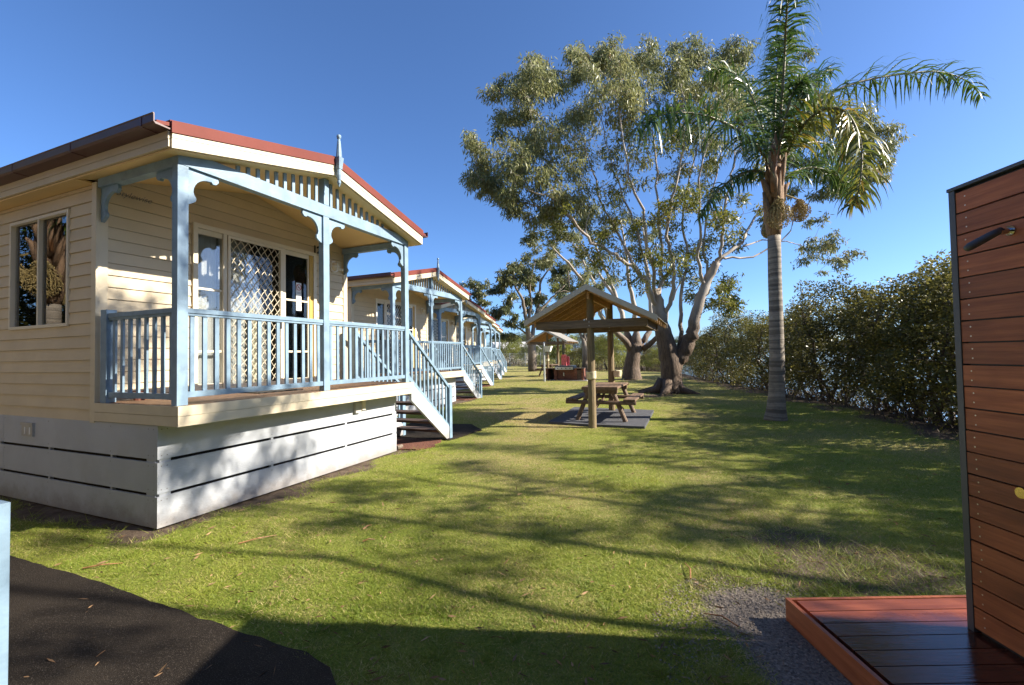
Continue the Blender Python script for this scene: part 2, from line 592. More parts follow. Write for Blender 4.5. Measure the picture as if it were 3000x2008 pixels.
M['gum_bark'] = bark_mat('pale_gum_bark', (0.40, 0.35, 0.295), (0.185, 0.125, 0.084), (0.24, 0.165, 0.11), h0=1.9, h1=3.7)
M['dark_bark'] = bark_mat('grey_brown_bark', (0.20, 0.165, 0.13), (0.13, 0.095, 0.07), (0.14, 0.10, 0.07))
M['mangrove_bark'] = mk('mangrove_bark', (0.085, 0.062, 0.045), 0.85, 0.3, 6, (5, 5, 1), 0.3, 14)
M['gum_leaf'] = leaf_mat('gum_leaves', (0.120, 0.142, 0.054), (0.37, 0.36, 0.145), (0.21, 0.14, 0.06), 0.92, 0.45, 0.40, 0.4)
M['gum_leaf_young'] = leaf_mat('young_gum_leaves', (0.13, 0.15, 0.024), (0.29, 0.27, 0.05), (0.25, 0.15, 0.04), 0.93, 0.4, 0.4)
M['far_leaf'] = leaf_mat('far_gum_leaves', (0.075, 0.098, 0.040), (0.23, 0.225, 0.085), (0.16, 0.10, 0.05), 0.94, 0.4, 0.3)
M['bright_leaf'] = leaf_mat('yellow_green_leaves', (0.13, 0.16, 0.024), (0.33, 0.31, 0.06), None, 0.9, 0.5, 0.4)
M['mangrove_leaf'] = leaf_mat('mangrove_leaves', (0.066, 0.072, 0.022), (0.26, 0.225, 0.052), (0.34, 0.27, 0.07), 0.92, 0.36, 0.45, 0.4, tint=True)
M['palm_leaf'] = leaf_mat('palm_leaflets', (0.032, 0.080, 0.014), (0.115, 0.175, 0.028), None, 0.9, 0.28, 0.30, 0.6, 0.3)
M['palm_leaf_yellow'] = leaf_mat('yellowing_palm_leaflets', (0.075, 0.12, 0.020), (0.31, 0.27, 0.035), (0.36, 0.22, 0.04), 0.92, 0.3, 0.35, 0.6, 0.3)
M['rachis'] = mk('palm_rachis', (0.16, 0.13, 0.05), 0.5, 0.15, 5, bump=0.05)
M['boot'] = mk('palm_boot_fibre', (0.27, 0.17, 0.10), 0.85, 0.35, 5, (6, 6, 1), 0.7, 18)
M['spathe'] = mk('palm_spathe', (0.30, 0.14, 0.06), 0.6, 0.2, 5, (6, 6, 1), 0.2, 18)
M['fruit'] = mk('palm_fruit', (0.34, 0.255, 0.10), 0.5, 0.35, 30, bump=0)
M['grass'] = leaf_mat('lawn_blades', (0.125, 0.205, 0.020), (0.415, 0.435, 0.075), (0.62, 0.50, 0.23), 0.90, 0.5, 0.38, 0.3, 0.6)
M['litter'] = leaf_mat('leaf_litter', (0.10, 0.055, 0.03), (0.36, 0.22, 0.12), None, 0.9, 0.7, 0.1, 0.2, 0.2)
M['pebble'] = leaf_mat('gravel_stones', (0.10, 0.085, 0.075), (0.34, 0.28, 0.23), None, 0.9, 0.8, 0.0, 0.2, 0.2)


def palm_trunk_mat():
    m, nt, b, out = base_mat('ringed_palm_bark')
    tc = nt.nodes.new('ShaderNodeTexCoord')
    sx = nt.nodes.new('ShaderNodeSeparateXYZ')
    nt.links.new(tc.outputs['Object'], sx.inputs[0])
    n0 = noise(nt, tc.outputs['Object'], 2.0, 3)
    cmb = nt.nodes.new('ShaderNodeCombineXYZ')
    nt.links.new(math_n(nt, 'ADD', sx.outputs[2], math_n(nt, 'MULTIPLY', n0, 0.10)), cmb.inputs[2])
    n1 = noise(nt, cmb.outputs[0], 5.5, 3, 0.7)
    c = mixc(nt, ramp(nt, n1, 0.40, 0.60), (0.125, 0.105, 0.085), (0.36, 0.31, 0.25))
    n2 = noise(nt, tc.outputs['Object'], 14, 5)
    c = mixc(nt, math_n(nt, 'MULTIPLY', ramp(nt, n2, 0.45, 0.7), 0.4), c, (0.12, 0.10, 0.08))
    nt.links.new(c, b.inputs['Base Color'])
    b.inputs['Roughness'].default_value = 0.85
    bn = nt.nodes.new('ShaderNodeBump')
    bn.inputs['Strength'].default_value = 0.6
    bn.inputs['Distance'].default_value = 0.03
    nt.links.new(math_n(nt, 'ADD', n1, math_n(nt, 'MULTIPLY', n2, 0.4)), bn.inputs['Height'])
    nt.links.new(bn.outputs[0], b.inputs['Normal'])
    return m


M['palm_trunk'] = palm_trunk_mat()


def asphalt_mat():
    m, nt, b, out = base_mat('asphalt')
    g = nt.nodes.new('ShaderNodeNewGeometry')
    n1 = noise(nt, g.outputs['Position'], 1.3, 4)
    n2 = noise(nt, g.outputs['Position'], 160, 2)
    v = nt.nodes.new('ShaderNodeTexVoronoi')
    v.inputs['Scale'].default_value = 230
    nt.links.new(g.outputs['Position'], v.inputs['Vector'])
    c = mixc(nt, ramp(nt, n1, 0.35, 0.7), (0.016, 0.0125, 0.010), (0.032, 0.025, 0.019))
    c = mixc(nt, math_n(nt, 'MULTIPLY', ramp(nt, n2, 0.55, 0.7), 0.6), c, (0.12, 0.10, 0.08))
    c = mixc(nt, math_n(nt, 'MULTIPLY', ramp(nt, v.outputs['Distance'], 0.0, 0.35), 0.0), c, (0, 0, 0))
    nt.links.new(c, b.inputs['Base Color'])
    b.inputs['Roughness'].default_value = 0.9
    b.inputs['Specular IOR Level'].default_value = 0.12
    bn = nt.nodes.new('ShaderNodeBump')
    bn.inputs['Strength'].default_value = 0.8
    bn.inputs['Distance'].default_value = 0.004
    nt.links.new(v.outputs['Distance'], bn.inputs['Height'])
    nt.links.new(bn.outputs[0], b.inputs['Normal'])
    return m


M['asphalt'] = asphalt_mat()


def ground_mat():
    m, nt, b, out = base_mat('lawn_ground')
    g = nt.nodes.new('ShaderNodeNewGeometry')
    P = g.outputs['Position']

    def attr(n):
        a = nt.nodes.new('ShaderNodeAttribute')
        a.attribute_name = n
        return a.outputs['Fac']
    n1 = noise(nt, P, 0.55, 5, 0.6)
    n2 = noise(nt, P, 5.0, 5, 0.65)
    n3 = noise(nt, P, 55.0, 4, 0.7)
    green = mixc(nt, ramp(nt, n3, 0.3, 0.7), (0.105, 0.150, 0.018), (0.29, 0.30, 0.055))
    dry = mixc(nt, ramp(nt, n3, 0.3, 0.7), (0.20, 0.165, 0.07), (0.42, 0.32, 0.15))
    f = math_n(nt, 'ADD', math_n(nt, 'MULTIPLY', ramp(nt, n1, 0.42, 0.68), 0.5), math_n(nt, 'MULTIPLY', ramp(nt, n2, 0.48, 0.70), 0.45))
    f = math_n(nt, 'ADD', f, attr('dry'), True)
    c = mixc(nt, f, green, dry)
    dirtc = mixc(nt, ramp(nt, n2, 0.3, 0.7), (0.075, 0.052, 0.036), (0.17, 0.125, 0.09))
    n4 = math_n(nt, 'MULTIPLY_ADD', n2, 0.9)
    n4.node.inputs[2].default_value = -0.45
    df = ramp(nt, math_n(nt, 'ADD', attr('dirt'), n4), 0.30, 0.60)
    c = mixc(nt, df, c, dirtc)
    grav = mixc(nt, ramp(nt, n3, 0.3, 0.7), (0.12, 0.10, 0.085), (0.31, 0.26, 0.21))
    gf = ramp(nt, math_n(nt, 'ADD', attr('gravel'), n4), 0.35, 0.65)
    c = mixc(nt, gf, c, grav)
    mud = mixc(nt, ramp(nt, n2, 0.3, 0.7), (0.03, 0.022, 0.016), (0.09, 0.065, 0.045))
    c = mixc(nt, attr('bank'), c, mud)
    nt.links.new(c, b.inputs['Base Color'])
    b.inputs['Roughness'].default_value = 0.95
    b.inputs['Specular IOR Level'].default_value = 0.2
    bn = nt.nodes.new('ShaderNodeBump')
    bn.inputs['Strength'].default_value = 0.8
    bn.inputs['Distance'].default_value = 0.03
    nt.links.new(n3, bn.inputs['Height'])
    nt.links.new(bn.outputs[0], b.inputs['Normal'])
    return m


M['ground'] = ground_mat()


def water_mat():
    m, nt, b, out = base_mat('estuary_water')
    b.inputs['Base Color'].default_value = (0.10, 0.12, 0.12, 1)
    b.inputs['Roughness'].default_value = 0.12
    g = nt.nodes.new('ShaderNodeNewGeometry')
    bn = nt.nodes.new('ShaderNodeBump')
    bn.inputs['Strength'].default_value = 0.25
    bn.inputs['Distance'].default_value = 0.1
    nt.links.new(noise(nt, g.outputs['Position'], 1.5, 3), bn.inputs['Height'])
    nt.links.new(bn.outputs[0], b.inputs['Normal'])
    return m


M['water'] = water_mat()
M['hill'] = mk('haze_blue_far_hill', (0.075, 0.12, 0.19), 1.0, 0.12, 0.01, bump=0)  # distance haze is put into the blue of this forest colour

CAB0 = (-6.645, -1.695)
# ------------------------------------------------------------------ ground
def in_poly(x, y, poly):
    x = np.asarray(x); y = np.asarray(y)
    ins = np.zeros(x.shape, bool)
    n = len(poly)
    for i in range(n):
        x0, y0 = poly[i]; x1, y1 = poly[(i + 1) % n]
        c = ((y0 > y) != (y1 > y)) & (x < (x1 - x0) * (y - y0) / (y1 - y0 + 1e-12) + x0)
        ins ^= c
    return ins


def vnoise(x, y, s, seed):                                 # smooth lattice noise, 0..1
    r = np.random.default_rng(seed).random((64, 64))
    fx, fy = np.asarray(x) * s, np.asarray(y) * s
    ix, iy = np.floor(fx).astype(int), np.floor(fy).astype(int)
    tx, ty = fx - ix, fy - iy
    tx, ty = tx * tx * (3 - 2 * tx), ty * ty * (3 - 2 * ty)
    g = lambda a, b: r[a % 64, b % 64]
    return (g(ix, iy) * (1 - tx) + g(ix + 1, iy) * tx) * (1 - ty) + (g(ix, iy + 1) * (1 - tx) + g(ix + 1, iy + 1) * tx) * ty


PATH = [(-14, 7.9), (-8, 5.37), (-5.6, 4.35), (-4.13, 3.73), (-3.3, 3.40), (-2.6, 3.10), (-1.86, 2.76), (-1.45, 2.60),
        (-1.15, 2.47), (-0.96, 2.34), (-0.86, 2.18), (-0.86, 2.0), (-0.95, 1.82), (-1.3, 1.5), (-1.9, 1.2), (-3.2, 0.8), (-14, 0.6)]
PAD = [tuple(W(u, v)[:2]) for u, v in ((7.2, -1.50), (7.2, -3.64), (9.72, -3.60), (9.72, -1.46))]
STAIR_PATH = [tuple(W(u, v)[:2]) for u, v in ((4.75, -0.34), (5.95, -0.42), (6.5, 0.1), (6.3, 1.6), (4.75, 1.5))]
CAB_LOC = []                                               # filled below, in row coordinates (u, v, z)
for (px, Y) in ((1315.8, 8.72), (1405.3, 15.9), (1441.4, 22.3), (1465.7, 28.0), (1473.4, 33.6), (1481.7, 39.2)):
    Xp = Y * math.tan(math.atan((px - 1500) / F_PX)) + 0.0
    u_, v_ = uv_of(Xp - ROLL * 0, Y)
    CAB_LOC.append((u_ - 4.93, v_ + 0.24))
CAB_LOC[0] = (0.0, 0.0)
CAB_Z = [0.0, -0.05, -0.02, 0.0, 0.02, 0.03]


def masks(x, y):
    """dirt, gravel, dry, bank: what the ground is made of at a point"""
    x = np.asarray(x, float); y = np.asarray(y, float)
    u, v = uv_of(x, y)
    w = (vnoise(x, y, 1.7, 3) - 0.5)
    dirt = np.zeros_like(x)
    for (cu, cv) in CAB_LOC:                               # worn strip along the skirting and under the stairs
        a = np.maximum(np.maximum(-0.15 - (u - cu), (u - cu) - 5.0), np.maximum(-0.26 - (v - cv), (v - cv) - 9))
        dirt = np.maximum(dirt, 1 - sstep(-0.22, 0.16, a + w * 0.55))
    g = np.hypot((x - 1.50 - 0.12 * (y - 2.3)) / 0.38, (y - 2.25) / 0.80)
    gravel = 1 - sstep(0.45, 1.35, g + w * 1.1)
    d2 = np.hypot((x - 2.3) / 1.5, (y - 3.5) / 0.65)
    dirt = np.maximum(dirt, 0.62 * (1 - sstep(0.2, 1.15, d2 + w * 1.5)))
    d3 = np.hypot((x - 5.0) / 1.4, (y - 16.0) / 1.0)      # bare earth round the gum trunks
    dirt = np.maximum(dirt, 0.75 * (1 - sstep(0.5, 1.1, d3 + w)))
    d4 = np.hypot((x - 6.6) / 2.0, (y - 25.3) / 1.2)
    dirt = np.maximum(dirt, 0.7 * (1 - sstep(0.5, 1.1, d4 + w)))
    dry = 1.0 * (1 - sstep(0.5, 1.2, np.hypot((x - 0.6) / 1.5, (y - 11.2) / 1.8) + w))
    dry = np.maximum(dry, 0.30 * sstep(11, 17, y))
    dry = np.maximum(dry, 0.35 * sstep(0.45, 0.75, vnoise(x, y, 0.45, 9)))
    e = x - np.interp(y, EDGE_Y, EDGE_X)
    bank = sstep(-0.25, 0.35, e + w * 0.5)
    dirt = np.maximum(dirt, 0.9 * sstep(-0.9, -0.1, e + w))
    return dirt, gravel, dry, bank


def axis(lo, hi, step, far, k=1.22):
    a = list(np.arange(lo, hi, step))
    s = step
    while a[-1] < far:
        s *= k
        a.append(a[-1] + s)
    s = step
    while a[0] > -far:
        s *= k
        a.insert(0, a[0] - s)
    return np.array(a)


gx, gy = axis(-9, 12, 0.13, 1600), axis(0.5, 24, 0.14, 1600)
X, Y = np.meshgrid(gx, gy)
Z = terrain(X, Y)
far = np.hypot(X, Y)
Z = np.where((X > 12) & (far > 400), -1.2, Z)
nx, ny = len(gx), len(gy)
idx = np.arange(nx * ny).reshape(ny, nx)
quads = np.stack([idx[:-1, :-1], idx[:-1, 1:], idx[1:, 1:], idx[1:, :-1]], -1).reshape(-1, 4)
di, gr, dr, ba = masks(X.ravel(), Y.ravel())
lawn = link('lawn', np_mesh('lawn', np.stack([X.ravel(), Y.ravel(), Z.ravel()], 1), quads, mats=[M['ground']], smooth=True,
                            attrs={'dirt': di, 'gravel': gr, 'dry': dr, 'bank': ba}))
struct(lawn)

mb = MB()
mb.add([(9.2, -80, -0.62), (1500, -80, -0.62), (1500, 1500, -0.62), (9.2, 1500, -0.62)], [(0, 1, 2, 3)])
struct(link('water', mb.mesh('water', M['water'])))


def sheet(name, poly, mat, dz, sub=0.16, thick=0.0, jag=0.0):
    """a flush sheet following the ground, cut to a polygon with an uneven rim"""
    pts = []
    n = len(poly)
    rr = random.Random(len(name))
    for i in range(n):
        a, b = np.array(poly[i]), np.array(poly[(i + 1) % n])
        k = max(1, int(np.linalg.norm(b - a) / sub))
        for j in range(k):
            p = a + (b - a) * j / k
            if jag:
                p = p + np.array([rr.uniform(-jag, jag), rr.uniform(-jag, jag)])
            pts.append(p)
    import bmesh
    bm = bmesh.new()
    vs = [bm.verts.new((p[0], p[1], ground(p[0], p[1]) + dz)) for p in pts]
    f = bm.faces.new(vs)
    bm.normal_update()
    if f.normal.z < 0:
        f.normal_flip()
    bmesh.ops.triangulate(bm, faces=bm.faces[:])
    if thick:
        r = bmesh.ops.extrude_face_region(bm, geom=bm.faces[:])
        for e in r['geom']:
            if isinstance(e, bmesh.types.BMVert):
                e.co.z -= thick
        bmesh.ops.recalc_face_normals(bm, faces=bm.faces[:])
    me = bpy.data.meshes.new(name)
    bm.to_mesh(me)
    bm.free()
    me.materials.append(mat)
    return struct(link(name, me))


sheet('asphalt_path', PATH, M['asphalt'], 0.022, 0.10, 0.05, 0.012)
sheet('stair_path', STAIR_PATH, M['asphalt'], 0.025, 0.2, 0.05, 0.012)
sheet('rubber_pad', PAD, M['rubber'], 0.055, 0.3, 0.09)


def oval(cu, cv, ru, rv, n=22, seed=1):
    r = random.Random(seed)
    return [tuple(W(cu + ru * math.cos(2 * math.pi * i / n) * r.uniform(.86, 1.12), cv + rv * math.sin(2 * math.pi * i / n) * r.uniform(.86, 1.12))[:2]) for i in range(n)]


for k, (cu, cv) in enumerate(CAB_LOC[:3]):
    sheet('mulch_bed', oval(cu + 4.28, cv + 0.36, 0.62, 0.72, seed=k), M['mulch'], 0.022, 0.2, 0.05, 0.02)

# distant land across the water
hl = MB()
pr = [(-900, 0)]
xs = np.linspace(-900, 1500, 60)
hh = 26 + 18 * np.sin(xs * 0.006) + 10 * np.sin(xs * 0.017 + 1) + 6 * np.sin(xs * 0.05)
vs, fs = [], []
for i, x in enumerate(xs):
    vs += [(x, 1350, -2), (x, 1450, hh[i]), (x, 1590, -2)]
for i in range(len(xs) - 1):
    a = i * 3
    fs += [(a, a + 3, a + 4, a + 1), (a + 1, a + 4, a + 5, a + 2)]
hl.add(vs, fs)
struct(link('hills', hl.mesh('hills', M['hill'], True)))

# ------------------------------------------------------------------ cabins
RS, RX, RTOP = 0.238, 1.81, 4.21                            # roof slope, ridge x, ridge height


def roof_z(x):
    return RTOP - RS * abs(x - RX)


def rake(mb, x0, x1, y0, y1, zt, zb, mi=0):                 # board following one roof slope, zt/zb below the roof top
    mb.hexa([(x0, y0, roof_z(x0) - zb), (x1, y0, roof_z(x1) - zb), (x1, y1, roof_z(x1) - zb), (x0, y1, roof_z(x0) - zb),
             (x0, y0, roof_z(x0) - zt), (x1, y0, roof_z(x1) - zt), (x1, y1, roof_z(x1) - zt), (x0, y1, roof_z(x0) - zt)], mi)


def bracket_outline():
    """scroll bracket: leg down the post (s=0), arm under the beam (t=0)"""
    o = [(0, 0), (0.30, 0.0), (0.31, -0.045), (0.285, -0.075), (0.25, -0.082), (0.235, -0.062)]
    for a in range(0, 8):
        t = math.radians(90 + a * 90 / 7)
        o.append((0.225 + 0.155 * math.cos(t) - 0.01, -0.225 + 0.155 * math.sin(t) + 0.005))
    o += [(0.068, -0.25), (0.088, -0.275), (0.085, -0.305), (0.055, -0.33), (0.03, -0.345), (0.0, -0.36)]
    inner = [(0.0, -0.20), (0.012, -0.12), (0.035, -0.07), (0.07, -0.035), (0.12, -0.012), (0.0, -0.0)]
    return o


BR = bracket_outline()


def bracket(parent, x, y, z, axis_, sgn):
    mb = MB()
    if axis_ == 'x':
        mb.prism([(x + sgn * a, z + b) for a, b in BR], 'y', y - 0.016, y + 0.016)
    else:
        mb.prism([(y + sgn * a, z + b) for a, b in BR], 'x', x - 0.016, x + 0.016)
    part('scroll_bracket', mb, M['blue'], parent)


def wboard(mb, ax, a0, a1, base, out, z0, z1, t_in=0.0):
    """one lapped board; ax 'x': runs along x, faces -y; 'y': runs along y, faces -x; out: sign of the facing"""
    t0, t1 = 0.020, 0.005
    if ax == 'x':
        b0, b1, bb = base - t0, base - t1, base + 0.002
        c0, c1 = a0 + t_in, a1 - t_in
        mb.hexa([(a0, b0, z0), (a1, b0, z0), (a1, bb, z0), (a0, bb, z0), (c0, b1, z1), (c1, b1, z1), (c1, bb, z1), (c0, bb, z1)])
    else:
        b0, b1, bb = base + out * t0, base + out * t1, base - out * 0.002
        mb.hexa([(b0, a0, z0), (bb, a0, z0), (bb, a1, z0), (b0, a1, z0), (b1, a0, z1), (bb, a0, z1), (bb, a1, z1), (b1, a1, z1)])


def text_mesh(name, body, size, mat, shear=0.0, thick=0.004, offset=0.0):
    cu = bpy.data.curves.new(name, 'FONT')
    cu.body = body
    cu.size = size
    cu.shear = shear
    cu.extrude = thick
    cu.offset = offset
    o = bpy.data.objects.new(name, cu)
    COL.objects.link(o)
    dg = bpy.context.evaluated_depsgraph_get()
    me = bpy.data.meshes.new_from_object(o.evaluated_get(dg))
    bpy.data.objects.remove(o)
    me.materials.clear()
    me.materials.append(mat)
    return me


def curtain(parent, x0, x1, y, z0, z1, n=26, amp=0.022, along='x'):
    vs, fs = [], []
    m = n * 3
    for i in range(m + 1):
        s = x0 + (x1 - x0) * i / m
        d = y + amp * math.sin(i * 2.1) + amp * 0.6 * math.sin(i * 0.83 + 1)
        p = (s, d) if along == 'x' else (d, s)
        vs += [(p[0], p[1], z0), (p[0], p[1], z1)]
    for i in range(m):
        fs.append((2 * i, 2 * i + 2, 2 * i + 3, 2 * i + 1))
    part('curtain', MB().add(vs, fs), M['curtain'], parent, smooth=True)


def framed_rect(mb, ax, a0, a1, z0, z1, d0, d1, w, mi=0):
    """four-sided frame; ax 'x': spans x at depth y d0..d1; 'y': spans y at x d0..d1"""
    def bx(p0, p1, q0, q1):
        if ax == 'x':
            mb.box(p0, p1, d0, d1, q0, q1, mi)
        else:
            mb.box(d0, d1, p0, p1, q0, q1, mi)
    bx(a0, a1, z0, z0 + w)
    bx(a0, a1, z1 - w, z1)
    bx(a0, a0 + w, z0 + w, z1 - w)
    bx(a1 - w, a1, z0 + w, z1 - w)


WY = 1.08                                                   # porch wall
PW = 0.13                                                   # board pitch


def build_cabin(label, loc, near):
    root = thing('cabin', label, 'cabin', loc, ROW_ROT, 'cream cabins in a row along the lawn')
    L = 9.0
    # --- skirting boards
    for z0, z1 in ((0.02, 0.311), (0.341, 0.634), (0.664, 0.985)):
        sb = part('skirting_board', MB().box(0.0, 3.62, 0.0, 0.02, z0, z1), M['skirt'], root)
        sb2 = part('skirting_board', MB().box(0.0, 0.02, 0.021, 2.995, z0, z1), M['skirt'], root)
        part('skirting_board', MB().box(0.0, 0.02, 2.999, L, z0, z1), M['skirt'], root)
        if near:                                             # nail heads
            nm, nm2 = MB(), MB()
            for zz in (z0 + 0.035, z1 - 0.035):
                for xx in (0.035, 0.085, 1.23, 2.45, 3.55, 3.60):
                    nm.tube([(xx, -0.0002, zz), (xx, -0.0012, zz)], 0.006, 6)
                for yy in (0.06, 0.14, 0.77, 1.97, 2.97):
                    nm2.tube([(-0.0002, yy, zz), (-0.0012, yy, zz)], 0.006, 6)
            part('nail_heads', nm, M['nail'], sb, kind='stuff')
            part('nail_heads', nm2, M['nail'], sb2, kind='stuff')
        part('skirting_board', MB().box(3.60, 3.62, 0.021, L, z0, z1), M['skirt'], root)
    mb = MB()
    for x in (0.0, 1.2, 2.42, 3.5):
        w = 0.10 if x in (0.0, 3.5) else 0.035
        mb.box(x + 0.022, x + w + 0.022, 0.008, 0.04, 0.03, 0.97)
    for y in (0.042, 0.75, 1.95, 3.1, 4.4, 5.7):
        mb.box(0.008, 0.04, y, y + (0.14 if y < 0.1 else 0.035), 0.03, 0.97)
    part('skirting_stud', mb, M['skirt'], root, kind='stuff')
    part('subfloor_shade_block', MB().box(0.06, 3.56, 0.06, L - 0.02, 0.0, 0.96), M['dark'], root)  # near-black block, painting the undercroft shade behind the skirting slots
    # --- deck
    fs_ = part('deck_fascia', MB().box(-0.012, 3.67, -0.325, -0.303, 1.086, 1.178).box(-0.010, 3.67, -0.322, -0.303, 0.99, 1.083), M['cream_trim'], root)
    part('deck_fascia', MB().box(-0.012, 0.010, -0.302, WY - 0.03, 1.086, 1.178).box(-0.010, 0.010, -0.302, WY - 0.03, 0.99, 1.083), M['cream_trim'], root)
    part('deck_fascia', MB().box(3.648, 3.67, -0.302, WY - 0.03, 1.01, 1.178), M['cream_trim'], root)
    part('deck_joist_frame', MB().box(0.012, 3.646, -0.301, 0.0, 1.0, 1.155), M['cream_trim'], root)
    nb = 15
    for i in range(nb):
        y0 = -0.30 + i * 1.36 / nb
        part('deck_board', MB().box(0.012, 3.645, y0, y0 + 1.36 / nb - 0.006, 1.157, 1.180), M['floorboard'], root)
    # --- wall cores
    DX0, DX1, DZ = 1.02, 2.86, 3.28                          # door opening
    mb = MB()
    mb.box(0.021, DX0, WY, WY + 0.09, 0.98, 3.49)
    mb.box(DX1, 3.60, WY, WY + 0.09, 0.98, 3.49)
    mb.box(DX0, DX1, WY, WY + 0.09, DZ, 3.49)
    mb.box(DX0, DX1, WY + 0.02, WY + 0.09, 0.98, 1.20)
    mb.prism([(0.021, 3.49), (3.60, 3.49), (RX, 3.90)], 'y', WY, WY + 0.09)
    mb.box(0.021, 3.60, L - 0.1, L, 0.98, 3.49)
    mb.box(3.53, 3.60, WY + 0.091, L - 0.1, 0.98, 3.49)
    wy0, wy1, wz0, wz1 = 1.62, 2.87, 2.02, 3.27              # side window
    mb.box(0.021, 0.09, WY + 0.091, wy0, 0.98, 3.49)
    mb.box(0.021, 0.09, wy1, L - 0.1, 0.98, 3.49)
    mb.box(0.021, 0.09, wy0, wy1, 0.98, wz0)
    mb.box(0.021, 0.09, wy0, wy1, wz1, 3.49)
    part('wall_core', mb, M['inner'], root)
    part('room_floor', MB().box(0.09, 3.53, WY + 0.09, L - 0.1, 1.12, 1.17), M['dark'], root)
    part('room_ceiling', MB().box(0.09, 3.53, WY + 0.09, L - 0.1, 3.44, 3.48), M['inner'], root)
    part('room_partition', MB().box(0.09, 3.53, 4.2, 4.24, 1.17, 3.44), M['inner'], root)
    # --- weatherboards
    joined = MB()

    def wb(*a):
        if near:
            m_ = MB()
            wboard(m_, *a)
            part('weatherboard', m_, M['cream'], root)
        else:
            wboard(joined, *a)
    k = 0
    z = 0.975
    while z < 3.95:
        z1 = z + PW - 0.003
        hw = (3.975 - z) / RS
        if hw < 0.2:
            break
        z1 = min(z1, z + hw * RS - 0.02)
        x0, x1 = max(0.10, RX - hw), min(3.54, RX + hw)
        tin = 0.0
        if hw < RX - 0.10:
            tin = (z1 - z) / RS
        if z + 0.02 < 1.18:
            pass
        elif z < DZ - 0.03 and z1 > 1.18:
            wb('x', x0, DX0 - 0.06, WY, 1, z, z1)
            wb('x', DX1 + 0.06, x1, WY, 1, z, z1)
        else:
            wb('x', x0, x1, WY, 1, z, z1, tin)
        if z < 3.47:
            zz = min(z1, 3.49)
            if z1 > wz0 + 0.01 and z < wz1 - 0.02:
                wb('y', WY + 0.02, wy0 - 0.03, 0.021, -1, z, zz)
                wb('y', wy1 + 0.03, L, 0.021, -1, z, zz)
            else:
                wb('y', WY + 0.02, L, 0.021, -1, z, zz)
            wb('y', WY + 0.02, L, 3.60, 1, z, zz)
        z += PW
    if not near:
        o = part('weatherboard', joined, M['cream'], root, kind='stuff')
    # corner boards
    part('corner_board', MB().box(-0.006, 0.022, WY - 0.028, WY + 0.06, 0.97, 3.50).box(0.023, 0.10, WY - 0.026, WY - 0.001, 0.97, 3.50), M['cream_trim'], root)
    part('corner_board', MB().box(3.60, 3.628, WY - 0.028, WY + 0.06, 0.97, 3.50).box(3.54, 3.599, WY - 0.026, WY - 0.001, 0.97, 3.50), M['cream_trim'], root)
    # --- roof
    mb = MB()
    x = -0.27
    while x < RX - 0.01:
        for s in (1, -1):
            xa, xb = x, min(x + 0.20, RX)
            xc = min(x + 0.03, RX)
            pa = [xa, xb] if s == 1 else [2 * RX - xa, 2 * RX - xb]
            pa.sort()
            rake(mb, pa[0], pa[1], -0.449, L + 0.3, 0.012, 0.045)
        x += 0.20
    yy = -0.35
    while yy < L + 0.2:                                      # ribs run down the slope
        rake(mb, -0.27, RX, yy, yy + 0.035, -0.012, 0.011)
        rake(mb, RX, 2 * RX + 0.27, yy, yy + 0.035, -0.012, 0.011)
        yy += 0.30
    roof = part('roof', mb, M['red'], root)
    mb = MB()
    rake(mb, -0.16, RX, -0.475, -0.450, 0.0, 0.105)
    rake(mb, RX, 3.78, -0.475, -0.450, 0.0, 0.105)
    rake(mb, -0.16, RX, -0.449, -0.35, -0.014, 0.008)
    rake(mb, RX, 3.78, -0.449, -0.35, -0.014, 0.008)
    part('barge_cap', mb, M['red'], root)
    mb = MB()
    rake(mb, -0.15, RX, -0.462, -0.435, 0.107, 0.150)
    rake(mb, RX, 3.77, -0.462, -0.435, 0.107, 0.150)
    rake(mb, -0.15, RX, -0.458, -0.435, 0.152, 0.240)
    rake(mb, RX, 3.77, -0.458, -0.435, 0.152, 0.240)
    part('rake_fascia', mb, M['cream_trim'], root)
    mb = MB()
    for s in (0, 1):
        xa, xb = (-0.17, -0.145) if s == 0 else (3.765, 3.79)
        xc, xd = (-0.167, -0.145) if s == 0 else (3.765, 3.787)
        mb.box(xa, xb, -0.434, L + 0.2, 3.585, 3.655)
        mb.box(xc, xd, -0.434, L + 0.2, 3.515, 3.582)
    part('eave_fascia', mb, M['cream_trim'], root)
    for s in (0, 1):
        g = MB()
        f = (lambda x: x) if s == 0 else (lambda x: 2 * RX - x)
        prof = [(-0.172, 3.655), (-0.29, 3.655), (-0.305, 3.672), (-0.305, 3.735), (-0.312, 3.745), (-0.300, 3.748), (-0.296, 3.74), (-0.296, 3.675), (-0.172, 3.668)]
        g.prism([(f(a), b) for a, b in (prof if s == 0 else prof[::-1])], 'y', -0.47, L + 0.2)
        go = part('gutter', g, M['gutter'], root)
        for k in range(8):
            y = -0.30 + k * 1.15
            q = MB().box(min(f(-0.309), f(-0.306)), max(f(-0.309), f(-0.306)), y, y + 0.025, 3.66, 3.74)
            q.box(min(f(-0.30), f(-0.174)), max(f(-0.30), f(-0.174)), y, y + 0.025, 3.650, 3.6545)
            part('gutter_strap', q, M['gutter'], go)
    mb = MB()
    for x0, x1 in ((-0.144, RX), (RX, 3.764)):
        rake(mb, x0, x1, -0.434, WY + 0.05, 0.232, 0.250)
    part('porch_ceiling', mb, M['ceiling'], root)
    part('eave_soffit', MB().box(-0.144, 0.02, WY + 0.061, L + 0.2, 3.495, 3.512).box(3.60, 3.764, WY + 0.061, L + 0.2, 3.495, 3.512), M['ceiling'], root)
    part('gable_wall', MB().prism([(0.0, 3.49), (3.62, 3.49), (RX, 3.95)], 'y', L + 0.001, L + 0.02), M['cream'], root)
    # --- verandah frame
    yf0, yf1 = -0.29, -0.20
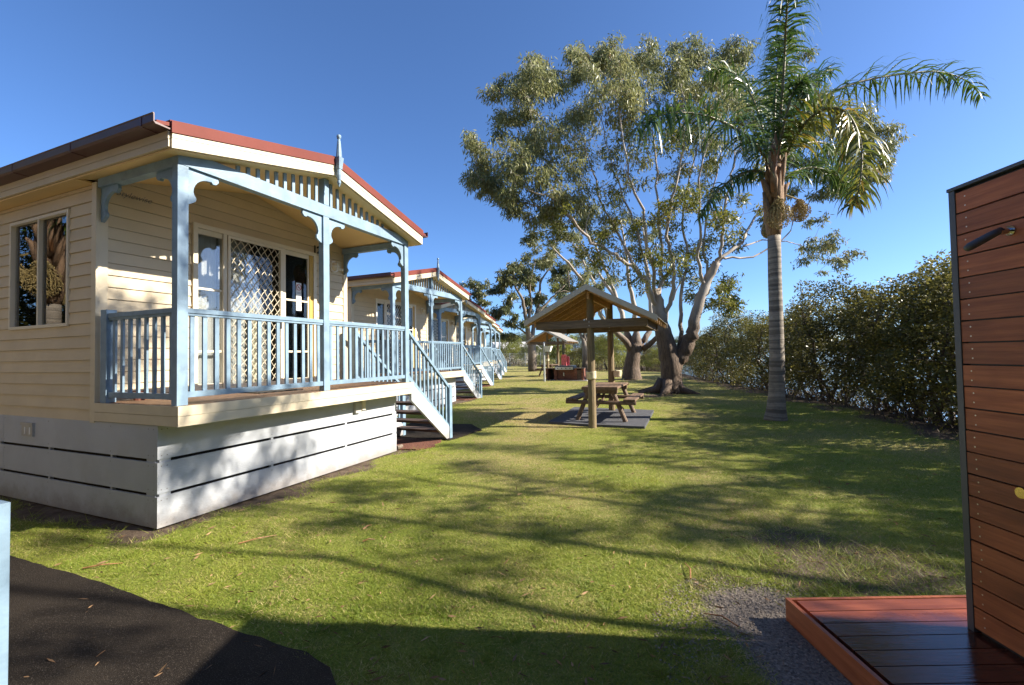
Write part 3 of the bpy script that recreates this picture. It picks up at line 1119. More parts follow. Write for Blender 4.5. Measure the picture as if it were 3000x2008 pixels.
    for x in (0.0, 1.765, 3.505):
        p = part('post', MB().box(x, x + 0.098, yf0 + 0.004, yf1 - 0.004, 1.181, 3.455), M['blue'], root)
    xt = (3.62 - 3.40) / RS
    bm_ = MB().prism([(0.002, 3.456), (3.60, 3.456), (3.60, 3.53), (3.32, 3.605), (0.28, 3.605), (0.002, 3.53)], 'y', yf0, yf1)
    part('verandah_beam', bm_, M['blue'], root)
    part('side_beam', MB().box(0.004, 0.09, yf1 + 0.001, WY - 0.03, 3.44, 3.535), M['blue'], root)
    part('side_beam', MB().box(3.51, 3.598, yf1 + 0.001, WY - 0.03, 3.44, 3.535), M['blue'], root)
    part('king_post', MB().box(1.77, 1.855, yf0 - 0.003, yf1, 3.606, 3.955), M['blue'], root)
    gb = MB()
    for i in range(10):
        for s in (-1, 1):
            x = RX + s * (0.125 + 0.118 * i)
            zt = roof_z(x) - 0.252
            mb2 = MB().box(x - 0.02, x + 0.02, -0.255, -0.232, 3.606, zt)
            if zt < 3.63:
                continue
            if near:
                part('gable_baluster', mb2, M['blue'], root)
            else:
                gb.box(x - 0.02, x + 0.02, -0.255, -0.232, 3.606, zt)
    if not near:
        part('gable_baluster', gb, M['blue'], root, kind='stuff')
    fin = MB().lathe([(0.0, 4.50), (0.026, 4.495), (0.030, 4.475), (0.026, 4.455), (0.018, 4.445), (0.017, 4.43), (0.022, 4.41), (0.030, 4.32), (0.036, 4.24), (0.040, 4.20)], (RX + 0.01, -0.502, 0), 10)
    fin.hexa([(RX - 0.018, -0.53, 4.05), (RX + 0.038, -0.53, 4.05), (RX + 0.038, -0.474, 4.05), (RX - 0.018, -0.474, 4.05),
              (RX - 0.032, -0.544, 4.20), (RX + 0.052, -0.544, 4.20), (RX + 0.052, -0.476, 4.20), (RX - 0.032, -0.476, 4.20)])
    fin.lathe([(0.028, 4.05), (0.030, 3.97), (0.024, 3.92), (0.018, 3.90), (0.024, 3.885), (0.024, 3.865), (0.016, 3.85), (0.006, 3.82), (0.0, 3.815)], (RX + 0.01, -0.502, 0), 10)
    part('finial', fin, M['blue'], root)
    for x, s in ((0.098, 1), (1.765, -1), (1.863, 1), (3.505, -1)):
        bracket(root, x, -0.245, 3.456, 'x', s)
    for x in (0.05, 3.555):
        bracket(root, x, yf1 - 0.004, 3.44, 'y', 1)
        bracket(root, x, WY - 0.03, 3.44, 'y', -1)
    # --- balustrade
    rows = MB()

    def baluster(*b):
        if near:
            part('baluster', MB().box(*b), M['blue'], root)
        else:
            rows.box(*b)
    for x0, x1 in ((0.098, 1.765), (1.863, 3.505)):
        part('handrail', MB().box(x0, x1, -0.278, -0.208, 2.055, 2.10).box(x0, x1, -0.268, -0.222, 2.03, 2.054), M['blue'], root)
        part('bottom_rail', MB().box(x0, x1, -0.272, -0.220, 1.250, 1.305), M['blue'], root)
        n = 14
        for i in range(n):
            x = x0 + (x1 - x0) * (i + 0.5) / n
            baluster(x - 0.021, x + 0.021, -0.256, -0.236, 1.305, 2.03)
    part('handrail', MB().box(0.012, 0.082, yf1 - 0.003, 0.86, 2.055, 2.10).box(0.022, 0.072, yf1 - 0.003, 0.86, 2.03, 2.054), M['blue'], root)
    part('bottom_rail', MB().box(0.018, 0.070, yf1 - 0.003, 0.86, 1.235, 1.290), M['blue'], root)
    for i in range(8):
        y = -0.20 + 1.06 * (i + 0.5) / 8
        baluster(0.034, 0.054, y - 0.021, y + 0.021, 1.29, 2.03)
    part('rail_post', MB().box(0.0, 0.09, 0.862, 0.965, 1.181, 2.14), M['blue'], root)
    part('rail_post', MB().box(3.52, 3.61, 0.80, 0.89, 1.181, 2.14), M['blue'], root)
    # --- stairs at the far end of the deck
    for y0 in (-0.275, 0.80):
        part('stair_stringer', MB().prism([(3.671, 1.165), (3.671, 0.87), (4.79, 0.03), (4.90, 0.03), (4.90, 0.235)], 'y', y0, y0 + 0.045), M['skirt'], root)
    for i in range(5):
        zt = 0.22 + 0.192 * i
        xt = 4.74 - 0.232 * i
        part('stair_tread', MB().box(xt - 0.15, xt + 0.12, -0.229, 0.799, zt - 0.04, zt), M['tread'], root)
    for y0 in (-0.29, 0.80):
        part('newel_post', MB().box(4.885, 4.975, y0, y0 + 0.09, 0.0, 1.05), M['blue'], root)
        ya = y0 + 0.045
        part('stair_handrail', MB().bar((3.604, ya, 2.035), (4.90, ya, 1.005), 0.065, 0.05), M['blue'], root)
        part('stair_bottom_rail', MB().bar((3.604, ya, 1.27), (4.885, ya, 0.25), 0.045, 0.06), M['blue'], root)
        for i in range(10):
            x = 3.66 + 1.22 * (i + 0.5) / 10
            zt = 2.035 - (x - 3.604) * 1.03 / 1.296 - 0.035
            zb = 1.27 - (x - 3.604) * 1.02 / 1.281 + 0.03
            baluster(x - 0.019, x + 0.019, ya - 0.011, ya + 0.011, zb, zt)
    if not near:
        part('baluster', rows, M['blue'], root, kind='stuff')
    # --- side window
    wf = MB()
    framed_rect(wf, 'y', wy0 - 0.03, wy1 + 0.03, wz0 - 0.02, wz1 + 0.02, -0.010, 0.06, 0.034)
    wf.box(-0.006, 0.05, 2.222, 2.253, wz0 + 0.016, wz1 - 0.016)
    win = part('side_window', wf, M['alu'], root)
    for a, b in ((wy0 + 0.016, 2.221), (2.254, wy1 - 0.016)):
        part('pane', MB().box(0.030, 0.034, a, b, wz0 + 0.016, wz1 - 0.016), M['glass'], win)
    curtain(root, 1.80, 2.48, 0.15, wz0 - 0.1, wz1 + 0.05, 12, 0.02, 'y')
    curtain(root, 2.84, 3.02, 0.15, wz0 - 0.1, wz1 + 0.05, 4, 0.02, 'y')
    # --- porch sliding door and windows
    dfm = MB()
    dy0, dy1 = WY - 0.045, WY + 0.06
    framed_rect(dfm, 'x', DX0 - 0.055, DX1 + 0.055, 1.182, DZ + 0.055, dy0, dy1, 0.058)
    alu = M['alu'] if near else M['alu_white']
    for xm, w in ((1.355, 0.05), (2.265, 0.06)):
        dfm.box(xm, xm + w, dy0 + 0.01, dy1 - 0.02, 1.241, DZ - 0.004)
    for x0, x1 in ((DX0 + 0.004, 1.354), (2.326, DX1 - 0.075)):
        for zz in (1.70, 2.50):
            dfm.box(x0, x1, dy0 + 0.035, dy0 + 0.06, zz, zz + 0.028)
        dfm.box(x0, x1, dy0 + 0.03, dy0 + 0.065, DZ - 0.07, DZ - 0.004)
        dfm.box(x0, x1, dy0 + 0.03, dy0 + 0.065, 1.241, 1.30)
    dfm.box(DX1 - 0.10, DX1 - 0.074, dy0 + 0.03, dy0 + 0.065, 1.241, DZ - 0.07)
    door = part('door_frame', dfm, alu, root)
    part('door_jamb', MB().box(DX1 - 0.073, DX1 - 0.004, dy0 + 0.02, dy1 - 0.02, 1.241, DZ - 0.004), M['yellow'], root)
    for x0, x1 in ((DX0 + 0.004, 1.354), (2.326, DX1 - 0.10)):
        part('pane', MB().box(x0, x1, dy0 + 0.046, dy0 + 0.050, 1.30, DZ - 0.07), M['glass'], door)
    sd = MB()
    framed_rect(sd, 'x', 1.41, 2.26, 1.243, DZ - 0.008, dy0 - 0.004, dy0 + 0.025, 0.035)
    sdo = part('screen_door', sd, alu, root)
    gr_ = MB()
    px_, pz_ = 0.105, 0.145
    X0, X1, Z0, Z1 = 1.44, 2.23, 1.275, DZ - 0.042
    for sgn in (1, -1):
        k = -40
        while k < 60:
            c = X0 + k * px_
            pts = []
            n = 60
            for j in range(n + 1):
                z = Z0 + (Z1 - Z0) * j / n
                xx = c + sgn * (z - Z0) * px_ / pz_ + 0.007 * math.sin((z - Z0) / pz_ * 2 * math.pi)
                if X0 <= xx <= X1:
                    pts.append((xx, dy0 + 0.010 + 0.003 * sgn, z))
            if len(pts) > 1:
                gr_.tube(pts, 0.0058, 4 if near else 3, cap=False)
            k += 1
    part('diamond_grille', gr_, alu, sdo)
    part('door_pane', MB().box(1.41, 2.262, dy1 - 0.018, dy1 - 0.014, 1.243, DZ - 0.006), M['glass'], root)
    part('door_stile', MB().box(1.84, 1.90, dy1 - 0.012, dy1, 1.243, DZ - 0.006), alu, root)
    part('door_handle', MB().box(2.20, 2.225, dy0 - 0.03, dy0 - 0.006, 2.05, 2.20), M['black'], sdo)
    yc = WY + 0.125
    curtain(root, DX0 + 0.08, 1.37, yc, 1.19, DZ, 8, 0.02)
    curtain(root, 1.42, 1.80, yc + 0.03, 1.19, DZ, 11, 0.02)
    curtain(root, 1.86, 2.24, yc + 0.03, 1.19, DZ, 11, 0.02)
    curtain(root, 2.38, 2.70, yc, 1.19, DZ - 0.02, 8, 0.02)
    # light beside the door
    lt = MB().tube([(3.31, WY - 0.022, 3.18), (3.31, WY - 0.05, 3.18)], 0.095, 14)
    lo = part('bulkhead_light', lt, M['white'], root)
    part('light_lens', MB().tube([(3.31, WY - 0.051, 3.18), (3.31, WY - 0.085, 3.18), (3.31, WY - 0.105, 3.18)], [0.078, 0.066, 0.03], 14), M['alu'], lo)
    part('light_guard', MB().tube([(3.31, WY - 0.052, 3.265), (3.31, WY - 0.105, 3.24), (3.31, WY - 0.118, 3.18), (3.31, WY - 0.105, 3.12), (3.31, WY - 0.052, 3.095)], 0.006, 5)
         .tube([(3.225, WY - 0.052, 3.18), (3.25, WY - 0.105, 3.18), (3.31, WY - 0.119, 3.18), (3.37, WY - 0.105, 3.18), (3.395, WY - 0.052, 3.18)], 0.006, 5), M['white'], lo)
    if near:
        # floodlight sensor beside the bulkhead
        part('sensor', MB().tube([(3.45, WY - 0.022, 3.16), (3.47, WY - 0.08, 3.15)], [0.03, 0.022], 8), M['white'], root)
        n12 = link('house_number', text_mesh('house_number', '12', 0.165, M['black'], 0, 0.005, 0.004), root)
        n12.rotation_euler = (math.radians(90), 0, 0)
        n12.location = (2.855, WY - 0.030, 3.345)
        sw = link('script_lettering', text_mesh('script_lettering', 'Stylewise', 0.092, M['greyprint'], 0.45, 0.002, -0.0012), root)
        sw.rotation_euler = (math.radians(90), 0, 0)
        sw.location = (0.165, WY - 0.024, 3.42)
        swash = MB()
        swash.tube([(0.20, WY - 0.024, 3.482), (0.165, WY - 0.024, 3.496), (0.14, WY - 0.024, 3.485), (0.155, WY - 0.024, 3.468), (0.20, WY - 0.024, 3.47)], 0.0022, 4)
        part('script_swash', swash, M['greyprint'], root)
        yg = dy0 + 0.044
        st = part('door_sticker', MB().box(2.545, 2.645, yg - 0.001, yg, 2.36, 2.80), M['white'], root)
        ring = MB()
        pts = [(2.595 + 0.045 * math.cos(a), yg - 0.003, 2.73 + 0.045 * math.sin(a)) for a in np.linspace(0, 2 * math.pi, 25)]
        ring.tube(pts, 0.005, 4)
        ring.tube([(2.565, yg - 0.003, 2.76), (2.625, yg - 0.003, 2.70)], 0.005, 4)
        part('no_smoking_ring', ring, M['redprint'], st)
        lines = MB()
        for z in (2.645, 2.63, 2.44, 2.425, 2.41, 2.395):
            lines.box(2.56, 2.63, yg - 0.003, yg - 0.0012, z, z + 0.006)
        lines.box(2.575, 2.61, yg - 0.004, yg - 0.0022, 2.722, 2.732)
        part('sticker_print', lines, M['greyprint'], st)
        # vent on the side skirting, light box under the deck
        v = MB()
        v.box(-0.022, -0.001, 2.27, 2.51, 0.765, 0.915)
        v.box(-0.030, -0.0225, 2.26, 2.52, 0.89, 0.92)
        vo = part('skirting_vent', v, M['vent'], root)
        part('vent_louvre', MB().box(-0.027, -0.0225, 2.31, 2.33, 0.79, 0.87).box(-0.027, -0.0225, 2.42, 2.44, 0.79, 0.87), M['white'], vo)
        part('step_light', MB().box(2.60, 2.72, -0.05, -0.001, 0.78, 0.93), M['vent'], root)
        part('step_light_cover', MB().box(2.73, 2.80, -0.06, -0.003, 0.81, 0.95), M['alu'], root)
        part('downpipe', MB().tube([(3.635, 0.035, 0.04), (3.635, 0.035, 0.95)], 0.012, 8), M['black'], root)
    return root


LABELS = ['nearest cream weatherboard cabin, house number 12 beside its screened sliding door',
          'second cream cabin in the row, seen between the nearest cabin and its stair rail',
          'third cream cabin in the row, showing through the second cabin\'s verandah posts',
          'fourth cream cabin in the row, its gable half hidden behind the third',
          'fifth cream cabin in the row, with a pale sunlit verandah beam',
          'farthest small cabin at the end of the row near the wire fence']
cabins = []
for i, (cu, cv) in enumerate(CAB_LOC):
    p = W(cu, cv, CAB_Z[i])
    if i < 2:
        c = build_cabin(LABELS[i], p, i == 0)
    else:
        c = copy_tree(cabins[1])
        c.location = tuple(p)
        c['label'] = LABELS[i]
    cabins.append(c)

# things on and by the first cabin
m = MB().box(0.35, 1.0, -0.02, 0.42, 1.181, 1.193)  # thin black panel on the verandah boards
o = link('dark_floor_panel', m.mesh('dark_floor_panel', M['black']), None, tuple(W(0.9, 0.25, 0)), ROW_ROT)
tag(o, 'thin dark panel lying on the verandah boards of the nearest cabin', 'mat')
m = MB().lathe([(0.0, 0.0), (0.05, 0.0), (0.06, 0.10), (0.052, 0.10), (0.045, 0.02), (0, 0.02)], (0, 0, 0), 12)
o = link('terracotta_pot', m.mesh('terracotta_pot', M['brick']), None, tuple(W(0.30, 0.86, 1.181)))
tag(o, 'small brown pot on the verandah floor in the corner by the rail post', 'pot')
lg = MB().tube([(0, 0, 0), (0.16, 0.02, 0)], 0.035, 8)
o = link('log_offcut', lg.mesh('log_offcut', M['log']), None, tuple(W(3.66, 0.03, 0.06)), ROW_ROT)
tag(o, 'short timber offcut on the ground at the corner of the white skirting', 'offcut')

# the cabin we stand beside: only the foot post of its stair rail reaches into the picture
c = copy_tree(cabins[1])
c.location = tuple(W(CAB0[0], CAB0[1], -0.05))
c['label'] = 'cabin beside the camera, only its blue stair post showing at the left edge'

# ------------------------------------------------------------------ picnic shelter
def build_shelter(label, loc, group):
    """local frame: x along the ridge, y across; origin on the ground under the front post"""
    r = thing('picnic_shelter', label, 'shelter', loc, ROW_ROT, group)
    x0, x1, hw, zr, sl = -0.32, 2.66, 1.43, 3.085, 0.515
    zr_ = lambda y: zr - sl * abs(y)
    for s in (-1, 1):
        sheet_ = MB()
        y = 0.0
        k = 0
        while y < hw - 0.005:
            y2 = min(y + 0.085, hw)
            up = 0.012 if k % 2 == 0 else 0.0
            a, b = s * y, s * y2
            sheet_.hexa([(x0 + 0.02, min(a, b), zr_(min(a, b)) - 0.012), (x1 - 0.02, min(a, b), zr_(min(a, b)) - 0.012), (x1 - 0.02, max(a, b), zr_(max(a, b)) - 0.012), (x0 + 0.02, max(a, b), zr_(max(a, b)) - 0.012),
                         (x0 + 0.02, min(a, b), zr_(min(a, b)) - 0.006 + up * 0), (x1 - 0.02, min(a, b), zr_(min(a, b)) - 0.006), (x1 - 0.02, max(a, b), zr_(max(a, b)) - 0.006), (x0 + 0.02, max(a, b), zr_(max(a, b)) - 0.006)])
            y = y2
            k += 1
        part('roof_sheet', sheet_, [M['sheet']], r)
        und = MB().hexa([(x0 + 0.03, s * 0.0, zr - 0.020), (x1 - 0.03, s * 0.0, zr - 0.020), (x1 - 0.03, s * (hw - 0.02), zr_(hw - 0.02) - 0.020), (x0 + 0.03, s * (hw - 0.02), zr_(hw - 0.02) - 0.020),
                         (x0 + 0.03, 0, zr - 0.0125), (x1 - 0.03, 0, zr - 0.0125), (x1 - 0.03, s * (hw - 0.02), zr_(hw - 0.02) - 0.0125), (x0 + 0.03, s * (hw - 0.02), zr_(hw - 0.02) - 0.0125)])
        part('roof_lining', und, M['plywood'], r)
        for x in (x0 - 0.012, x1 - 0.02):                    # barge boards
            b = MB().hexa([(x, 0, zr - 0.105), (x + 0.03, 0, zr - 0.105), (x + 0.03, s * hw, zr_(hw) - 0.105), (x, s * hw, zr_(hw) - 0.105),
                           (x, 0, zr + 0.018), (x + 0.03, 0, zr + 0.018), (x + 0.03, s * hw, zr_(hw) + 0.018), (x, s * hw, zr_(hw) + 0.018)])
            part('barge_board', b, M['cap'], r)
        for x in np.linspace(x0 + 0.12, x1 - 0.12, 7):       # rafters
            b = MB().hexa([(x - 0.02, s * 0.03, zr_(0.03) - 0.135), (x + 0.02, s * 0.03, zr_(0.03) - 0.135), (x + 0.02, s * (hw - 0.04), zr_(hw - 0.04) - 0.135), (x - 0.02, s * (hw - 0.04), zr_(hw - 0.04) - 0.135),
                           (x - 0.02, s * 0.03, zr_(0.03) - 0.0215), (x + 0.02, s * 0.03, zr_(0.03) - 0.0215), (x + 0.02, s * (hw - 0.04), zr_(hw - 0.04) - 0.0215), (x - 0.02, s * (hw - 0.04), zr_(hw - 0.04) - 0.0215)])
            part('rafter', b, M['purlin'], r)
        part('eave_beam', MB().box(-0.10, 2.42, s * 1.16 - 0.025, s * 1.16 + 0.025, 2.17, 2.335), M['beam_wood'], r)
    part('ridge_beam', MB().box(-0.2, 2.5, -0.024, 0.024, 2.80, 2.945), M['purlin'], r)
    for x, lab in ((0.0, 0), (2.36, 1)):
        p = MB().tube([(x, 0, 0), (x, 0, 1.1), (x, 0, 2.3), (x, 0, 2.97)], [0.088, 0.084, 0.08, 0.078], 14)
        post = part('pole', p, M['post_wood'], r, smooth=False)
        part('cross_beam', MB().box(x - 0.125, x - 0.083, -1.22, 1.22, 2.17, 2.345), M['beam_wood'], r)
        bolt = MB().tube([(x - 0.126, 0, 2.30), (x - 0.134, 0, 2.30)], 0.014, 8)
        bolt.tube([(x - 0.126, 0, 2.22), (x - 0.134, 0, 2.22)], 0.014, 8)
        part('bolt', bolt, M['galv'], post)
    return r


SH_UV = (7.08, -2.56)
sp_ = W(*SH_UV)
build_shelter('open gabled timber picnic shelter on two poles over the dark pad', (sp_[0], sp_[1], ground(sp_[0], sp_[1])), 'picnic shelters on the lawn')


def post_tin(loc, label, rot=0.0):
    mb = MB().lathe([(0.098, 0.0), (0.105, 0.03), (0.112, 0.16), (0.114, 0.165), (0.102, 0.165), (0.095, 0.02)], (0, 0, 0), 16)
    o = link('butt_tin', mb.mesh('butt_tin', M['rust_tin'], True), None, loc)
    o.rotation_euler = (0.05, -0.06, rot)
    tag(o, label, 'tin', 'tins fixed to the shelter poles')


post_tin((sp_[0], sp_[1], 1.05), 'rust-stained pale tin ringing the front pole of the near shelter')
q = W(SH_UV[0] + 2.36, SH_UV[1] - 0.16, 0)
post_tin((q[0], q[1], 0.98), 'pale tin hanging on the right side of the near shelter\'s rear pole', 1.0)

# ------------------------------------------------------------------ picnic tables
def build_table(label, loc, group):
    """local: x along the table (0..1.66), y across, origin under the middle of the front end"""
    t = thing('picnic_table', label, 'picnic table', loc, ROW_ROT, group)
    L, z = 1.66, 0.79
    for i in range(5):
        y = -0.40 + i * 0.162
        part('top_plank', MB().box(0.0, L, y, y + 0.152, z - 0.045, z), M['table_wood'], t)
    part('end_board', MB().box(-0.034, -0.002, -0.41, 0.41, z - 0.075, z - 0.008), M['table_wood'], t)
    part('end_board', MB().box(L + 0.002, L + 0.034, -0.41, 0.41, z - 0.075, z - 0.008), M['table_wood'], t)
    for s in (-1, 1):
        for k in range(2):
            y = s * (0.655 + 0.135 * k - 0.065)
            part('seat_plank', MB().box(-0.02, L + 0.02, y - 0.062, y + 0.062, 0.475, 0.515), M['table_wood'], t)
    for x in (0.10, L - 0.10):
        part('top_bearer', MB().box(x - 0.045, x + 0.045, -0.385, 0.385, z - 0.15, z - 0.047), M['table_wood'], t)
        part('seat_bearer', MB().tube([(x - 0.075, -0.80, 0.432), (x - 0.075, 0.80, 0.432)], 0.045, 10), M['table_wood'], t)
        for s in (-1, 1):
            part('leg', MB().tube([(x, s * 0.555, 0.0), (x, s * 0.26, z - 0.06)], [0.055, 0.050], 10), M['table_wood'], t)
    for x, s in ((0.15, 1), (L - 0.15, -1)):
        part('brace', MB().bar((x, -0.02, 0.40), (x + s * 0.48, 0.0, z - 0.08), 0.07, 0.045, (0, 1, 0)), M['table_wood'], t)
        part('brace', MB().bar((x, s * 0.28, 0.10), (x + s * 0.45, s * 0.10, 0.42), 0.07, 0.045, (0, 1, 0)), M['table_wood'], t)
    return t


tp = W(7.60, -2.62)
build_table('brown timber picnic table with fixed benches on the dark pad', (tp[0], tp[1], ground(tp[0], tp[1]) + 0.055), 'timber picnic tables')

fp = at_depth(1241, 866, 34.5)
fg = on_ground(1254, 863)
fl = W(*uv_of(fg[0], fg[1]))
sc_uv = uv_of(fg[0], fg[1])
fz = ground(fg[0], fg[1])
build_shelter('small distant gabled shelter beyond the barbecue', (fg[0], fg[1], fz), 'picnic shelters on the lawn')
p = W(sc_uv[0] + 0.4, sc_uv[1] + 0.25)
build_table('distant timber picnic table under the far shelter', (p[0], p[1], ground(p[0], p[1]) + 0.01), 'timber picnic tables')
post_tin((fg[0], fg[1], fz + 1.05), 'pale tin ringing the front pole of the distant shelter')

# ------------------------------------------------------------------ brick barbecue
bz = ground(2.9, 25.5)
bp = W(21.95, 2.35)
bq = thing('barbecue', 'brick barbecue island with a stainless gas grill and dark hood', 'barbecue', (bp[0], bp[1], bz), ROW_ROT)
part('slab', MB().box(-0.25, 1.1, -1.35, 1.35, -0.05, 0.03), M['concrete'], bq)
hm = bpy.data.meshes.new('tmp')


def brick_block(x0, x1, y0, y1, z0, z1):
    part('mortar', MB().box(x0 + 0.008, x1 - 0.008, y0 + 0.008, y1 - 0.008, z0, z1), M['mortar'], bq)
    nz = int(round((z1 - z0) / 0.08))
    out = MB()
    for k in range(nz):
        za = z0 + k * 0.08
        y = y0 - (0.11 if k % 2 else 0)
        while y < y1 - 0.01:
            a, b = max(y, y0), min(y + 0.225, y1)
            if b - a > 0.03:
                part('brick', MB().box(x0, x0 + 0.06, a + 0.004, b - 0.004, za + 0.005, za + 0.075), M['brick'], bq)
            y += 0.235
        out.box(x0 + 0.065, x1, y0, y0 + 0.06, za + 0.005, za + 0.075)
        out.box(x0 + 0.065, x1, y1 - 0.06, y1, za + 0.005, za + 0.075)
    o = part('return_bricks', out, M['brick'], bq)
    o['kind'] = 'stuff'


brick_block(0.0, 0.75, 0.98, 1.10, 0.03, 0.67)
brick_block(0.0, 0.75, 0.45, 0.62, 0.03, 0.67)
brick_block(0.0, 0.75, -0.72, -0.55, 0.03, 0.67)
brick_block(0.0, 0.75, -1.10, -0.98, 0.03, 0.67)
brick_block(0.10, 0.75, -0.55, 0.45, 0.03, 0.59)
part('back_panel', MB().box(0.6, 0.74, -0.98, 0.98, 0.03, 0.64), M['dark'], bq)
part('bench_top', MB().box(-0.03, 0.80, 0.44, 1.13, 0.672, 0.705), M['table_wood'], bq)
part('bench_top', MB().box(-0.03, 0.80, -1.13, -0.56, 0.672, 0.705), M['table_wood'], bq)
dr = part('cupboard_door', MB().box(0.02, 0.045, -0.97, -0.73, 0.06, 0.60), M['tread'], bq)
part('grill_front', MB().box(-0.10, -0.02, -0.52, 0.50, 0.62, 0.78), M['steel'], bq)
part('grill_body', MB().box(-0.02, 0.62, -0.56, 0.54, 0.605, 0.83), M['hood'], bq)
part('grill_plate', MB().box(0.0, 0.60, -0.50, 0.10, 0.832, 0.85), M['steel'], bq)
for i in range(4):
    y = 0.36 - i * 0.24
    part('knob', MB().tube([(-0.101, y, 0.70), (-0.13, y, 0.70)], 0.03, 10), M['black'], bq)
part('gas_tap', MB().tube([(0.09, 0.05, 0.28), (0.04, 0.05, 0.28), (0.04, 0.05, 0.45)], 0.035, 8), M['steel'], bq)

tw = MB()
for (y, w, h, x) in ((0.06, 0.30, 0.62, 0.14), (-0.12, 0.20, 0.52, 0.30)):
    ol = [(y - w / 2, 0), (y + w / 2, 0), (y + w / 2, h - 0.08), (y + w / 2 - 0.03, h - 0.02), (y + w / 4, h), (y - w / 4, h), (y - w / 2 + 0.03, h - 0.02), (y - w / 2, h - 0.08)]
    tw.prism(ol, 'x', x, x + 0.12)
o = link('towel_bundle', tw.mesh('towel_bundle', M['pink']), None, (bp[0], bp[1], bz + 0.852), ROW_ROT)
tag(o, 'pink and red bundle standing upright on the barbecue plate', 'towels')

# lamp pole beside the barbecue
lp = on_ground(1246, 873.5)
pl = thing('lamp_pole', 'slim grey pole carrying a white tapered lamp box left of the barbecue', 'lamp post', (lp[0], lp[1], lp[2]), ROW_ROT)
ptop = at_depth(1240, 783, lp[1])
part('pole', MB().tube([(0, 0, 0), (0, 0, ptop[2] - lp[2])], [0.055, 0.05], 10), M['galv'], pl)
hb = at_depth(1248, 800, lp[1])[2] - lp[2]
part('lamp_box', MB().hexa([(-0.12, -0.36, hb - 0.12), (0.12, -0.36, hb - 0.12), (0.12, -0.08, hb - 0.12), (-0.12, -0.08, hb - 0.12),
                            (-0.17, -0.46, hb + 0.18), (0.17, -0.46, hb + 0.18), (0.17, -0.06, hb + 0.18), (-0.17, -0.06, hb + 0.18)]), M['white'], pl)

# ------------------------------------------------------------------ outdoor shower: deck and screen
DECK_Z = 0.125
dk = thing('shower_deck', 'low red-brown hardwood deck, wet and shining, beside the shower screen', 'deck', (0, 0, ground(2, 2)))
nbd = 19
for i in range(nbd):
    y1 = 2.685 - i * 0.112
    mbx = MB().box(-0.85, 0.85, -0.053, 0.053, -0.011, 0.011)
    o = part('deck_plank', mbx, M['deck_plank'], dk)
    o.location = (1.625 + 0.875 + 0.0, y1 - 0.056, DECK_Z - 0.011)
    if i > 0:
        o.data = bpy.data.objects['deck_plank'].data
eb = MB().box(1.600, 1.622, 0.55, 2.71, 0.0, DECK_Z + 0.004)
part('edge_board', eb, M['deck_edge'], dk)
part('edge_board', MB().box(1.623, 3.36, 2.688, 2.71, 0.0, DECK_Z + 0.003), M['deck_edge'], dk)
part('joist_frame', MB().box(1.66, 3.3, 0.58, 2.64, 0.0, DECK_Z - 0.035), M['dark'], dk)

scr = thing('shower_screen', 'tall hardwood slatted shower screen in a charcoal frame at the right edge', 'shower screen', (2.392, 2.40, DECK_Z + ground(2, 2)), math.radians(-2.0))
TOP, LEN = 2.305, 1.75                                       # local: y towards the camera is negative
npl = 20
pit = (TOP - 0.03) / npl
pm = MB().box(-0.018, 0.002, -LEN + 0.02, -0.036, -pit / 2 + 0.004, pit / 2 - 0.004).mesh('plank', M['shower_plank'])
pm2 = MB().box(0.042, 0.060, -LEN + 0.02, -0.036, -pit / 2 + 0.004, pit / 2 - 0.004).mesh('plank', M['shower_plank'])
for i in range(npl):
    z = 0.02 + pit * (i + 0.5)
    o = link('plank', pm, scr, (random.uniform(-0.0015, 0.0015), 0, z + random.uniform(-0.0012, 0.0012)))
    o.rotation_euler = (random.uniform(-0.0012, 0.0012), 0, 0)
    link('plank', pm2, scr, (0, 0, z))
    for dz in (-0.024, 0.024):
        if i == 0 and dz < 0:
            sm = MB().tube([(-0.0182, 0, 0), (-0.0192, 0, 0)], 0.0038, 8).mesh('screw', M['screwhead'])
        s = link('screw', sm, o, (0, -0.085 + 0.004 * ((i * 7) % 3 - 1), dz))
part('frame_post', MB().box(-0.022, 0.066, -0.034, 0.0, -0.005, TOP + 0.004), M['frame_grey'], scr)
part('frame_post', MB().box(-0.024, 0.066, -LEN - 0.022, -LEN + 0.018, -0.005, TOP + 0.004), M['frame_grey'], scr)
part('frame_cap', MB().box(-0.028, 0.070, -LEN - 0.026, 0.004, TOP + 0.005, TOP + 0.022), M['frame_grey'], scr)
part('batten', MB().box(0.003, 0.041, -LEN + 0.02, -0.045, 0.0, TOP), M['black'], scr)
hd = part('shower_arm', MB().tube([(-0.018, -0.30, 2.02), (-0.075, -0.30, 2.015)], 0.014, 12).tube([(-0.0185, -0.30, 2.02), (-0.026, -0.30, 2.02)], 0.024, 14), M['chrome'], scr, smooth=False)
hm_ = MB().tube([(-0.062, -0.30, 2.025), (-0.10, -0.292, 2.005), (-0.185, -0.275, 1.955), (-0.20, -0.272, 1.945)], [0.015, 0.018, 0.019, 0.015], 14)
part('shower_head', hm_, M['frame_grey'], hd, smooth=True)
bt = MB().tube([(-0.018, -0.32, 0.80), (-0.045, -0.32, 0.80)], 0.012, 12).tube([(-0.045, -0.32, 0.80), (-0.055, -0.32, 0.80)], 0.025, 18)
part('push_button', bt, M['brass'], scr)

